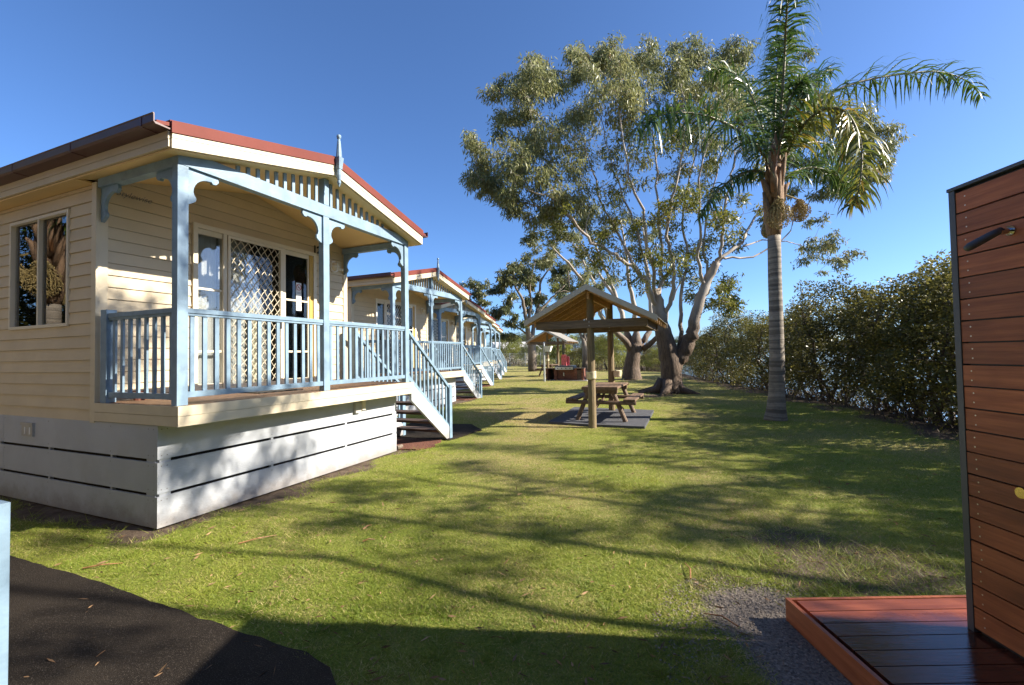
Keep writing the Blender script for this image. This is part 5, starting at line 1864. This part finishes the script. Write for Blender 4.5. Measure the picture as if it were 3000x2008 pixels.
PB = on_ground(1775, 961)
PY = PB[1]
palm = thing('palm_tree', 'tall queen palm with ringed grey trunk on the lawn right of the gum tree', 'palm', tuple(PB), 0, 'palms')
pp = lambda x, y, dy=0.0: at_depth(x, y, PY + dy) - PB
S = PY / 1026
tr = MB()
cs = [(1775, 967, 26), (1775, 958, 24), (1776, 940, 20.5), (1777, 905, 17.2), (1778, 850, 16), (1777, 780, 15), (1775, 700, 14.3), (1773, 640, 14), (1772, 580, 13.8), (1771, 535, 13.5)]
tr.tube([tuple(pp(x, y)) for x, y, r in cs], [r * S for x, y, r in cs], 20)
part('trunk', tr, M['palm_trunk'], palm, smooth=True)
bt_ = MB()
cs = [(1771, 540, 14), (1770, 520, 17), (1770, 490, 20), (1770, 460, 22), (1771, 430, 21), (1771, 400, 19), (1771, 370, 15), (1772, 340, 9)]
bt_.tube([tuple(pp(x, y)) for x, y, r in cs], [r * S for x, y, r in cs], 14)
bo = part('crown_shaft', bt_, M['boot'], palm, smooth=True)
for k, (x0, y0, x1, y1, x2, y2, w, dy) in enumerate([(1768, 520, 1756, 480, 1746, 440, 11, -.15), (1762, 470, 1752, 430, 1738, 398, 10, -.2), (1786, 470, 1796, 430, 1806, 418, 9, -.1), (1775, 480, 1780, 430, 1785, 390, 11, -.25),
                                                   (1764, 440, 1758, 400, 1752, 372, 10, -.2), (1780, 430, 1790, 395, 1798, 350, 10, -.2), (1766, 530, 1752, 505, 1750, 470, 8, .1), (1772, 450, 1770, 410, 1766, 370, 12, -.3)]):
    b = MB().tube([tuple(pp(x0, y0, dy * .6)), tuple(pp(x1, y1, dy)), tuple(pp(x2, y2, dy * 1.3))], [w * S * .9, w * S * .7, w * S * .18], 7)
    part('leaf_boot', b, M['boot'], bo, smooth=True)
sp2 = MB().tube([tuple(pp(1768, 440, -.28)), tuple(pp(1770, 390, -.34)), tuple(pp(1773, 340, -.36)), tuple(pp(1775, 302, -.36))], [3 * S, 6 * S, 9 * S, 0.6 * S], 8)
part('spathe', sp2, M['spathe'], palm, smooth=True)
FR = [
    ([(1772, 400, 0), (1782, 300, -.15), (1791, 200, -.3), (1796, 110, -.5), (1800, 30, -.9), (1806, -30, -1.4), (1812, -45, -2.0)], 78, .78, .95, 'g'),
    ([(1770, 400, 0), (1740, 345, -.3), (1695, 302, -.7), (1630, 270, -1.1), (1560, 258, -1.4), (1500, 268, -1.7), (1455, 295, -1.9)], 70, .85, .85, 'g'),
    ([(1778, 400, 0), (1812, 330, -.3), (1850, 275, -.7), (1895, 248, -1.1), (1940, 262, -1.4), (1970, 330, -1.7), (1968, 420, -1.9), (1950, 470, -2.0)], 84, .80, .60, 'y'),
    ([(1778, 390, 0), (1815, 310, .3), (1865, 240, .5), (1930, 200, .7), (2000, 180, .8), (2080, 168, .9), (2150, 165, 1.0), (2210, 185, 1.1), (2245, 222, 1.2)], 74, .72, .55, 'y2'),
    ([(1768, 425, 0), (1745, 396, -.1), (1715, 392, -.2), (1680, 408, -.3), (1645, 435, -.4), (1615, 470, -.5), (1602, 500, -.5)], 44, .50, .7, 'g'),
    ([(1776, 430, 0), (1800, 405, .4), (1840, 385, .8), (1885, 388, 1.1), (1925, 412, 1.3), (1952, 465, 1.5)], 50, .55, .75, 'g'),
    ([(1768, 400, 0), (1750, 320, .5), (1728, 240, 1.0), (1700, 190, 1.5), (1660, 160, 2.0), (1615, 165, 2.4)], 60, .72, .6, 'g'),
    ([(1776, 390, 0), (1800, 300, .6), (1830, 220, 1.2), (1870, 170, 1.8), (1910, 160, 2.4)], 54, .68, .6, 'g'),
    ([(1774, 400, 0), (1784, 330, -.3), (1800, 260, -.5), (1818, 205, -.6), (1840, 190, -.7), (1850, 230, -.8)], 56, .62, .6, 'g'),
    ([(1771, 400, 0), (1770, 330, .1), (1772, 260, .2), (1776, 190, .3), (1780, 130, .5), (1776, 90, .8)], 64, .62, .45, 'g'),
    ([(1776, 415, 0), (1800, 360, .8), (1840, 330, 1.5), (1890, 330, 2.0), (1930, 370, 2.3), (1945, 430, 2.4)], 54, .62, .7, 'y2'),
]
for k, (pts, n, L, dr_, kind) in enumerate(FR):
    v_, q_, vr, mi = frond([pp(x, y, dy) for x, y, dy in pts], int(n * 1.9), L, 0.044, 50 + k, dr_)
    lm = M['palm_leaf'] if kind == 'g' else (M['palm_leaf_yellow'] if kind == 'y' else M['palm_leaf'])
    if kind == 'y2':
        vr = np.clip(vr * 0.6 + 0.5, 0, 1)
    o = link('frond', np_mesh('frond', v_, q_, var=vr, mats=[M['rachis'], lm], mat_idx=mi), palm)
    if kind == 'y':
        o['label'] = 'yellowing frond arching over and hanging down on the right'


def fruit(parent, c, r, h, seed, stalk):
    rng = np.random.default_rng(seed)
    mb = MB()
    mb.tube([tuple(stalk), tuple((np.array(stalk) + c) / 2 + np.array([0.03, -0.05, 0.08])), tuple(c + np.array([0, 0, h * .5]))], [0.025, 0.02, 0.014], 5)
    for k in range(90):
        a, q = rng.uniform(0, 2 * math.pi), rng.random() ** 0.6
        b = c + np.array([math.cos(a) * r * q, math.sin(a) * r * q, -h * 0.5 * (0.4 + 0.6 * rng.random()) * (1.15 - q * 0.55)])
        a0 = c + np.array([0, 0, h * (0.5 - 0.35 * rng.random())])
        m_ = (a0 + b) / 2 + np.array([math.cos(a), math.sin(a), 0.2]) * r * 0.35
        mb.tube([tuple(a0), tuple(m_), tuple(b)], [0.007, 0.006, 0.004], 3, cap=False)
    pos = []
    for k in range(620):
        a, q = rng.uniform(0, 2 * math.pi), rng.random() ** 0.4
        zz = rng.uniform(-1, 1)
        w = math.sqrt(max(0, 1 - zz * zz)) * (1.0 if zz < 0.2 else 0.75)
        pos.append(c + np.array([math.cos(a) * r * q * w, math.sin(a) * r * q * w, zz * h / 2]))
    for p in pos:
        s = rng.uniform(0.011, 0.018)
        p = np.array(p)
        mb.add([p + [s, 0, 0], p + [0, s, 0], p - [s, 0, 0], p - [0, s, 0], p + [0, 0, s * 1.3], p - [0, 0, s * 1.3]],
               [(0, 1, 4), (1, 2, 4), (2, 3, 4), (3, 0, 4), (1, 0, 5), (2, 1, 5), (3, 2, 5), (0, 3, 5)])
    part('fruit_cluster', mb, M['fruit'], parent)


fruit(palm, pp(1783, 490, -.32), 0.29, 0.68, 1, pp(1772, 440, -.2))
fruit(palm, pp(1829, 482, .05), 0.24, 0.52, 2, pp(1780, 440, 0))
fruit(palm, pp(1756, 525, .25), 0.15, 0.42, 3, pp(1765, 450, .1))

# a second palm left of the picture: it is what the side window mirrors
q2 = W(-1.75, 6.3)
p2 = copy_tree(palm)
p2.location = (q2[0], q2[1], -2.2)
p2.rotation_euler = (0, 0, 2.1)
p2['label'] = 'palm outside the left edge, seen only as a reflection in the cabin side window'
p2.location.z = ground(q2[0], q2[1]) - 1.6


# ------------------------------------------------------------------ mangroves along the bank
def mangrove_mesh(seed, H=4.4, R=1.75, n_lump=150, per=110, leaf=(0.085, 0.046)):
    t = Tree(seed)
    rng = t.rng
    ns = 6
    for k in range(ns):
        a = 2 * math.pi * k / ns + rng.uniform(-.4, .4)
        r0 = rng.uniform(0.05, 0.35)
        lean = rng.uniform(0.3, 1.0)
        p0 = np.array([math.cos(a) * r0, math.sin(a) * r0, -0.3])
        pts = [p0]
        for s in (0.25, 0.5, 0.75, 1.0):
            pts.append(p0 + np.array([math.cos(a + s) * lean * s * 1.1, math.sin(a + s) * lean * s * 1.1, s * H * 0.72 + 0.2]) + rng.normal(scale=0.08, size=3))
        t.limb(pts, rng.uniform(0.05, 0.085), 0.02, n=6, wob=0.05)
    for k in range(130):                                     # thin dead sticks low down
        a = rng.uniform(0, 2 * math.pi)
        p = np.array([math.cos(a), math.sin(a), 0]) * rng.uniform(0.2, R)
        e = p + np.array([rng.normal() * .5, rng.normal() * .5, rng.uniform(.3, 1.3)])
        t.wood.tube([tuple(p + [0, 0, -0.2]), tuple((p + e) / 2 + rng.normal(scale=.06, size=3)), tuple(e)], [0.016, 0.012, 0.006], 3, cap=False)
    for k in range(n_lump):
        z = rng.random() ** 0.75
        zc = 0.45 + z * (H - 0.7)
        if k % 9 == 0:
            z, zc = 0.97, H + rng.uniform(-0.35, 0.35)
        prof = math.sin(math.pi * min(1, 0.20 + 0.72 * z)) ** 0.6
        a = rng.uniform(0, 2 * math.pi)
        rr = R * prof * (0.45 + 0.55 * rng.random() ** 0.5)
        C = np.array([math.cos(a) * rr, math.sin(a) * rr, zc])
        if zc > 1.0:
            t.branch_to(C, rmin=0.007, rmax=0.03, n=3, register=False)
        lr = rng.uniform(0.24, 0.46)
        m = int(per * (lr / 0.35) ** 2 * (0.5 if zc < 1.2 else 1))
        o = unit(rng.normal(size=(m, 3))) * lr * rng.uniform(0.55, 1.0, (m, 1))
        o[:, 2] *= 0.8
        pos = C + o
        d = unit(o) * 0.8 + rng.normal(size=(m, 3)) * 0.6 + np.array([0, 0, 0.25])
        base = rng.uniform(0.05, 0.55)
        t.leaves(pos, d, leaf[0] * rng.uniform(.7, 1.3, m), leaf[1] * rng.uniform(.7, 1.3, m), np.clip(base + rng.normal(scale=.2, size=m), 0, 1))
    v = np.concatenate(t.lv)
    cm = np_mesh('crown', v, np.arange(len(v)).reshape(-1, 4), var=np.concatenate(t.lvar), mats=[M['mangrove_leaf']])
    return t.wood.mesh('trunk', M['mangrove_bark'], True), cm


MG = [mangrove_mesh(s) for s in (61, 62, 63)]
TOPS_X = [1500, 1540, 1600, 1660, 1720, 1760, 1800, 1850, 1900, 1950, 2000, 2050, 2100, 2150, 2200, 2300, 2500]
TOPS_Y = [780, 785, 775, 735, 712, 722, 722, 690, 672, 668, 648, 640, 628, 590, 560, 520, 470]


def bush(name, label, cat, x, y, h, k, wide=1.0, group=None, mat=None, rot=None):
    w_, c_ = MG[k % 3]
    z = ground(x, y)
    r = thing(name, label, cat, (x, y, z), rot if rot is not None else (k * 1.7) % 6.28, group)
    s = h / 4.4
    r.scale = (s * wide, s * wide, s)
    link('trunk', w_, r)
    c2 = c_
    if mat is not None:
        key = c_.name + mat
        c2 = bpy.data.meshes.get(key)
        if c2 is None:
            c2 = c_.copy()
            c2.name = key
            c2.materials.clear()
            c2.materials.append(M[mat])
    link('crown', c2, r)
    return r


MROW = [(9.1, 0.9, 'nearest mangrove, rising tall against the left edge of the shower screen'), (10.2, 1.25, 'dark mangrove second from the shower screen'),
        (11.4, 0.85, 'mangrove with the wide gap under it, third from the shower screen'), (12.8, 1.4, 'broad mangrove midway between the shower screen and the palm trunk'),
        (14.4, 0.9, 'olive mangrove with sunlit top right of the palm trunk'), (16.2, 1.4, 'mangrove immediately right of the palm trunk'),
        (18.2, 0.9, 'mangrove directly behind the palm trunk'), (20.6, 1.4, 'mangrove just left of the palm trunk'),
        (23.0, 0.9, 'rounded mangrove between the gum trunk and the palm'), (26.0, 1.3, 'low mangrove right of the gum trunk'), (29.5, 1.0, 'yellowish mangrove behind the gum trunk')]
for k, (y, off, lab) in enumerate(MROW):
    x = float(np.interp(y, EDGE_Y, EDGE_X)) + off + 0.55
    px = 1171 + 1026 * x / y
    ty = np.interp(px, TOPS_X, TOPS_Y)
    zt = at_depth(px, ty, y)[2]
    h = zt - ground(x, y)
    h *= (0.86, 0.86, 0.96, 0.93, 1.05, 0.92, 1.0, 0.9, 1.03, 0.92, 1.0)[k]
    bush('mangrove_tree', lab, 'mangrove', x, y, max(2.0, h * 0.96), k, 1.10 / max(0.72, h / 4.4), 'mangroves along the lawn edge')
for k, (y, off) in enumerate(((7.4, 1.3), (5.2, 1.2), (3.0, 1.3), (0.8, 1.2), (-1.4, 1.4))):     # the row goes on beside the camera
    x = float(np.interp(y, EDGE_Y, EDGE_X)) + off + 0.4
    bush('mangrove_tree', ('first', 'second', 'third', 'fourth', 'last')[k] + ' mangrove of the row hidden behind the shower screen, counted from its frame post', 'mangrove', x, y, (4.4, 4.0, 3.3, 3.2, 3.4)[k], k + 1, 1.0, 'mangroves along the lawn edge')
for k, (px, ty, Y, lab) in enumerate([(1520, 800, 34, 'low round bush between the two gum trunks'), (1475, 800, 37, 'bush right of the second gum trunk'), (1395, 770, 40, 'tall bush left of the second gum trunk, behind the shelter pole'),
                                      (1362, 775, 43, 'bush behind the shelter front pole'), (1420, 760, 46, 'dense bush behind the second gum trunk'), (1500, 785, 44, 'far bush seen between the gum trunks'), (1330, 800, 46, 'dark bush right of the barbecue')]):
    P = at_depth(px, 850, Y)
    h = at_depth(px, ty, Y)[2] - ground(P[0], P[1])
    bush('shrub', lab, 'bush', P[0], Y, h, k, 1.25 * 3.2 / max(h, 1.5), 'bushes at the far side of the lawn', 'bright_leaf' if k in (0, 2, 4) else None)
for k, (px, ty, Y, lab) in enumerate([(1163, 772, 62, 'yellow-green bush by the end of the cabin row'), (1180, 778, 66, 'rounded green bush left of the white-roofed building'), (1215, 790, 60, 'dark bush by the leaning gum trunk'),
                                      (1240, 815, 57, 'small bright bush by the far fence'), (1275, 790, 60, 'green bush behind the barbecue'), (1300, 805, 55, 'low bush behind the barbecue towels')]):
    P = at_depth(px, 845, Y)
    h = at_depth(px, ty, Y)[2] - ground(P[0], P[1])
    bush('shrub', lab, 'bush', P[0], Y, h, k + 1, 1.2 * 3.6 / max(h, 1.5), 'bushes by the far fence', 'bright_leaf' if k != 2 else 'far_leaf')
for k, (px, ty, Y, lab) in enumerate([(1140, 782, 130, 'distant tree on the skyline just above the last cabin stairs'), (1165, 775, 140, 'distant tree on the skyline left of the white-roofed building'), (1190, 772, 150, 'distant tree directly above the white-roofed building'), (1215, 776, 135, 'distant tree behind the leaning gum trunk'),
                                      (1240, 778, 150, 'distant tree behind the lamp pole'), (1270, 772, 140, 'distant tree behind the far shelter roof'), (1335, 772, 140, 'distant tree behind the near shelter poles'), (1370, 775, 150, 'distant tree just right of the near shelter front pole'),
                                      (1610, 772, 120, 'rounded dark tree on the skyline between the gum and the palm'), (1560, 778, 140, 'distant tree on the skyline behind the gum fork')]):
    P = at_depth(px, 830, Y)
    h = at_depth(px, ty, Y)[2] + 0.5
    b = bush('far_tree', lab, 'tree', P[0], Y, h, k, 1.6, 'trees on the far skyline', 'far_leaf')
    b.location.z = max(b.location.z, -0.5)

# an open-crowned gum just outside the right edge: its limbs and sparse leaves dapple the near lawn
ST = Tree(90)
sb = np.array([12.4, 0.3, ground(12.4, 0.3)])
ST.limb([sb, sb + [0.1, 0, 2], sb + [-0.2, 0.1, 4.2], sb + [-0.8, 0.2, 6.2], sb + [-1.3, 0.3, 8.0]], 0, 0, n=10, radii=[.26, .22, .18, .12, .05])
for e, h0 in (((5.9, 3.3, 6.6), 0), ((6.3, 1.2, 7.4), 0), ((7.5, -0.6, 7.0), 0), ((8.6, 4.6, 8.4), 0), ((7.2, 2.5, 8.8), 0), ((9.5, 5.2, 7.0), 0), ((12.0, 0.0, 8.0), 0)):
    e = np.array(e)
    ST.limb([sb + [-0.05, 0.05, 3.2 + 0.3 * ((e[0] * 7) % 3)], sb * 0.55 + e * 0.45 + np.array([0, 0, 2.0 - 0.0]), e], 0.095, 0.02, n=7, wob=0.10)
g = np.random.default_rng(19)
cnt = 0
while cnt < SPARSE[0]:
    d_ = unit(g.normal(size=3)) * g.uniform(0.45, 1.0)
    C = np.array([9.0, 2.1, 7.2]) + d_ * np.array([3.6, 3.4, 2.3])
    if cnt % 5 == 1:
        C = np.array([6.7, 3.6, 8.9]) + d_ * np.array([1.3, 0.7, 0.8])
    if cnt % 4 == 0:
        C = np.array([7.6, 4.1, 6.2]) + d_ * np.array([1.6, 0.7, 1.5])
    if C[0] < 1.18 * C[1] + 0.9:
        continue
    ST.branch_to(C, minh=3.0, n=4, rmin=0.012, rmax=0.05)
    ST.clump(C, 0.55, SPARSE[1], twigs=5, leaf=(0.17, 0.045), droop=0.9)
    cnt += 1
ST.build('gum_tree', 'open-crowned gum just outside the right edge, its branch shadows crossing the lawn', 'tree', sb, M['gum_bark'], M['gum_leaf'], None)

# gum trees that stand right of the picture and dapple the lawn and the cabins
for (x, y, rot, s) in SHADE_TREES:
    g2 = copy_tree(gum)
    g2.location = (x, y, ground(x, y))
    g2.rotation_euler = (0, 0, rot)
    g2.scale = (s, s, s)
    g2['label'] = 'gum outside the right edge whose limbs shade the near lawn'
    g2['group'] = 'gums right of the picture'

hg = thing('sky_block_hedge', 'tall dense shrubs added out of view around the camera to block sky light', 'sky_block_hedge')  # added out of view so less sky reaches the shaded walls
for k, (x, y, h) in enumerate(SKY_BLOCK_BUSHES):
    s = h / 4.4
    for nm, me_ in zip(('stems', 'foliage'), MG[k % 3]):
        o = link(nm, me_, hg, (x, y, ground(x, y)), k * 1.7)
        o.scale = (s * 1.2, s * 1.2, s)
for where, (x, y, rot, s) in zip(('on the left, beyond the near cabin', 'straight behind', 'on the right'), SKY_BLOCK_TREES):
    g2 = copy_tree(gum)
    g2.location = (x, y, ground(x, y))
    g2.rotation_euler = (0, 0, rot)
    g2.scale = (s, s, s)
    g2['label'] = 'unseen gum added behind the camera to cut sky light, ' + where
    g2['group'] = 'gums added behind the camera to cut sky light'
for where, (x, y, rot, s) in zip(('farther', 'nearer'), SHADE_PALMS):
    g2 = copy_tree(palm)
    g2.location = (x, y, ground(x, y))
    g2.rotation_euler = (0, 0, rot)
    g2.scale = (s, s, s)
    g2['label'] = where + ' of two palms outside the right edge, shading the lawn'
    g2['group'] = 'palms right of the picture'

# ------------------------------------------------------------------ bank edging, gravel, litter, grass
lgm = MB().tube([(0, 0, 0), (0.9, -0.06, 0.02), (1.7, 0.05, 0.0)], [0.11, 0.12, 0.09], 9)
lo_ = on_ground(2095, 948)
o = link('fallen_log', lgm.mesh('fallen_log', M['log'], True), None, (lo_[0] - 0.2, lo_[1] + 0.2, lo_[2] + 0.05), -0.75)
tag(o, 'weathered log lying along the lawn edge under the mangroves', 'log')

rg = np.random.default_rng(77)
n = 5200
ang = rg.uniform(0, 2 * math.pi, n)
rad = np.sqrt(rg.random(n)) * 1.15
gx_, gy_ = 1.45 + np.cos(ang) * rad * 0.62, 2.35 + np.sin(ang) * rad * 0.78
keep = (gx_ < 1.59) | (gy_ > 2.72)
gx_, gy_ = gx_[keep], gy_[keep]
n = len(gx_)
s = rg.uniform(0.003, 0.0085, n)
base = np.stack([gx_, gy_, terrain(gx_, gy_) + s * 0.4], 1)
octv = np.array([[1, 0, 0], [0, 1, 0], [-1, 0, 0], [0, -1, 0], [0, 0, .8], [0, 0, -.8]])
V = base[:, None, :] + octv[None] * s[:, None, None] * rg.uniform(.6, 1.3, (n, 6, 1))
F = np.array([(0, 1, 4), (1, 2, 4), (2, 3, 4), (3, 0, 4)])
TR = (np.arange(n)[:, None, None] * 6 + F[None]).reshape(-1, 3)
o = link('gravel', np_mesh('gravel', V.reshape(-1, 3), None, TR, var=np.repeat(rg.random(n), 4), mats=[M['pebble']]))
tag(o, 'loose gravel beside the hardwood deck', 'gravel', None, 'stuff')


def frustum_pts(n, y0, y1, power, rng):
    """points on the lawn in view, denser near the camera"""
    t = rng.random(n)
    a, b = y0 ** (1 - power), y1 ** (1 - power)
    y = (a + (b - a) * t) ** (1 / (1 - power))
    x = rng.uniform(-1.22, 1.22, n) * (y + 0.25)
    return x, y


def on_lawn(x, y):
    jx, jy = (vnoise(x, y, 19, 71) - 0.5) * 0.16, (vnoise(x, y, 17, 72) - 0.5) * 0.16
    ok = ~in_poly(x + jx, y + jy, PATH) & ~in_poly(x, y, PAD) & ~in_poly(x, y, STAIR_PATH)
    u, v = uv_of(x, y)
    for (cu, cv) in CAB_LOC:
        ok &= ~((u - cu > -0.03) & (u - cu < 3.75) & (v - cv > -0.03) & (v - cv < 9.1))
        ok &= ~(((u - cu - 4.28) / 0.62) ** 2 + ((v - cv - 0.36) / 0.72) ** 2 < 1)
    ok &= ~((x > 1.58) & (x < 3.4) & (y < 2.73))
    ok &= x < np.interp(y, EDGE_Y, EDGE_X) + 0.05
    return ok


NB = 1250000
rb = np.random.default_rng(8)
x, y = frustum_pts(NB, 1.15, 27, 1.35, rb)
ok = on_lawn(x, y)
di, gr, dr, ba = masks(x, y)
tuft = vnoise(x, y, 7.0, 21)
keep = rb.random(NB) > np.clip(np.maximum(di * 1.05, gr * 1.15) - 0.12 * (tuft > 0.7), 0, 1)
ok &= keep
x, y, dr, tuft, di = x[ok], y[ok], dr[ok], tuft[ok], di[ok]
n = len(x)
z = terrain(x, y)
lod = 1 + y / 7.0
patch = vnoise(x, y, 2.3, 31)
edge_t = sstep(0.15, 0.6, di) * (rb.random(n) < 0.5)
h = 0.0125 * (1 + 0.9 * sstep(0.66, 0.9, tuft)) * rb.uniform(0.5, 1.5, n) * (0.75 + 0.5 * patch) * (1 + y / 22) * (1 + 1.7 * edge_t)
w = 0.0015 * lod * rb.uniform(0.7, 1.3, n)
a = rb.uniform(0, 2 * math.pi, n)
lean = rb.uniform(0.7, 2.2, n) * h
la = rb.uniform(0, 2 * math.pi, n)
B = np.stack([x, y, z - 0.002], 1)
sx = np.stack([np.cos(a) * w, np.sin(a) * w, np.zeros(n)], 1)
tip = B + np.stack([np.cos(la) * lean, np.sin(la) * lean, h], 1)
V = np.stack([B - sx, B + sx, tip], 1).reshape(-1, 3)
var = np.clip(0.02 + 0.48 * patch + 0.34 * vnoise(x, y, 0.7, 41) + rb.normal(scale=0.15, size=n), 0, 0.89)
dryp = 0.10 + 0.75 * dr + 0.30 * sstep(0.55, 0.8, vnoise(x, y, 3.1, 51))
var = np.where(rb.random(n) < dryp * 0.55, 0.95, var)
o = link('grass', np_mesh('grass', V, None, np.arange(3 * n).reshape(n, 3), var=var, mats=[M['grass']]))
tag(o, 'short patchy lawn grass, green and straw coloured', 'grass', None, 'stuff')

nl = 2600
x, y = frustum_pts(nl, 1.3, 20, 1.5, rb)
ok = on_lawn(x, y) | (rb.random(nl) < 0.35)
u, v = uv_of(x, y)
ok &= ~((u > -0.05) & (v > -0.05) & (u < 3.8)) & ~((x > 1.5) & (y < 2.8)) & (x < np.interp(y, EDGE_Y, EDGE_X))
x, y = x[ok], y[ok]
n = len(x)
c = np.stack([x, y, terrain(x, y) + rb.uniform(0.012, 0.026, n)], 1)
d = np.stack([rb.normal(size=n), rb.normal(size=n), rb.normal(size=n) * 0.12], 1)
v_, q_ = leaf_quads(c, d, rb.uniform(0.03, 0.085, n), rb.uniform(0.006, 0.014, n), rb)
o = link('leaf_litter', np_mesh('leaf_litter', v_, q_, var=rb.random(n), mats=[M['litter']]))
tag(o, 'scattered dry brown leaves lying on the lawn', 'leaf litter', None, 'stuff')
tw_ = MB()
for (px, py, L_, a_) in ((545, 1248, .30, .5), (830, 1243, .10, .3), (190, 1305, .25, .2), (1580, 1330, .25, 1.2), (1690, 1440, .2, 2.2), (830, 1215, .12, 1)):
    P = on_ground(px, py)
    tw_.tube([(P[0], P[1], P[2] + .015), (P[0] + math.cos(a_) * L_ / 2, P[1] + math.sin(a_) * L_ / 2, P[2] + .03), (P[0] + math.cos(a_ + .15) * L_, P[1] + math.sin(a_ + .15) * L_, P[2] + .012)], [.006, .005, .003], 5)
o = link('bark_strips', tw_.mesh('bark_strips', M['spathe']))
tag(o, 'thin shed bark strips lying on the lawn', 'bark strips', None, 'stuff')
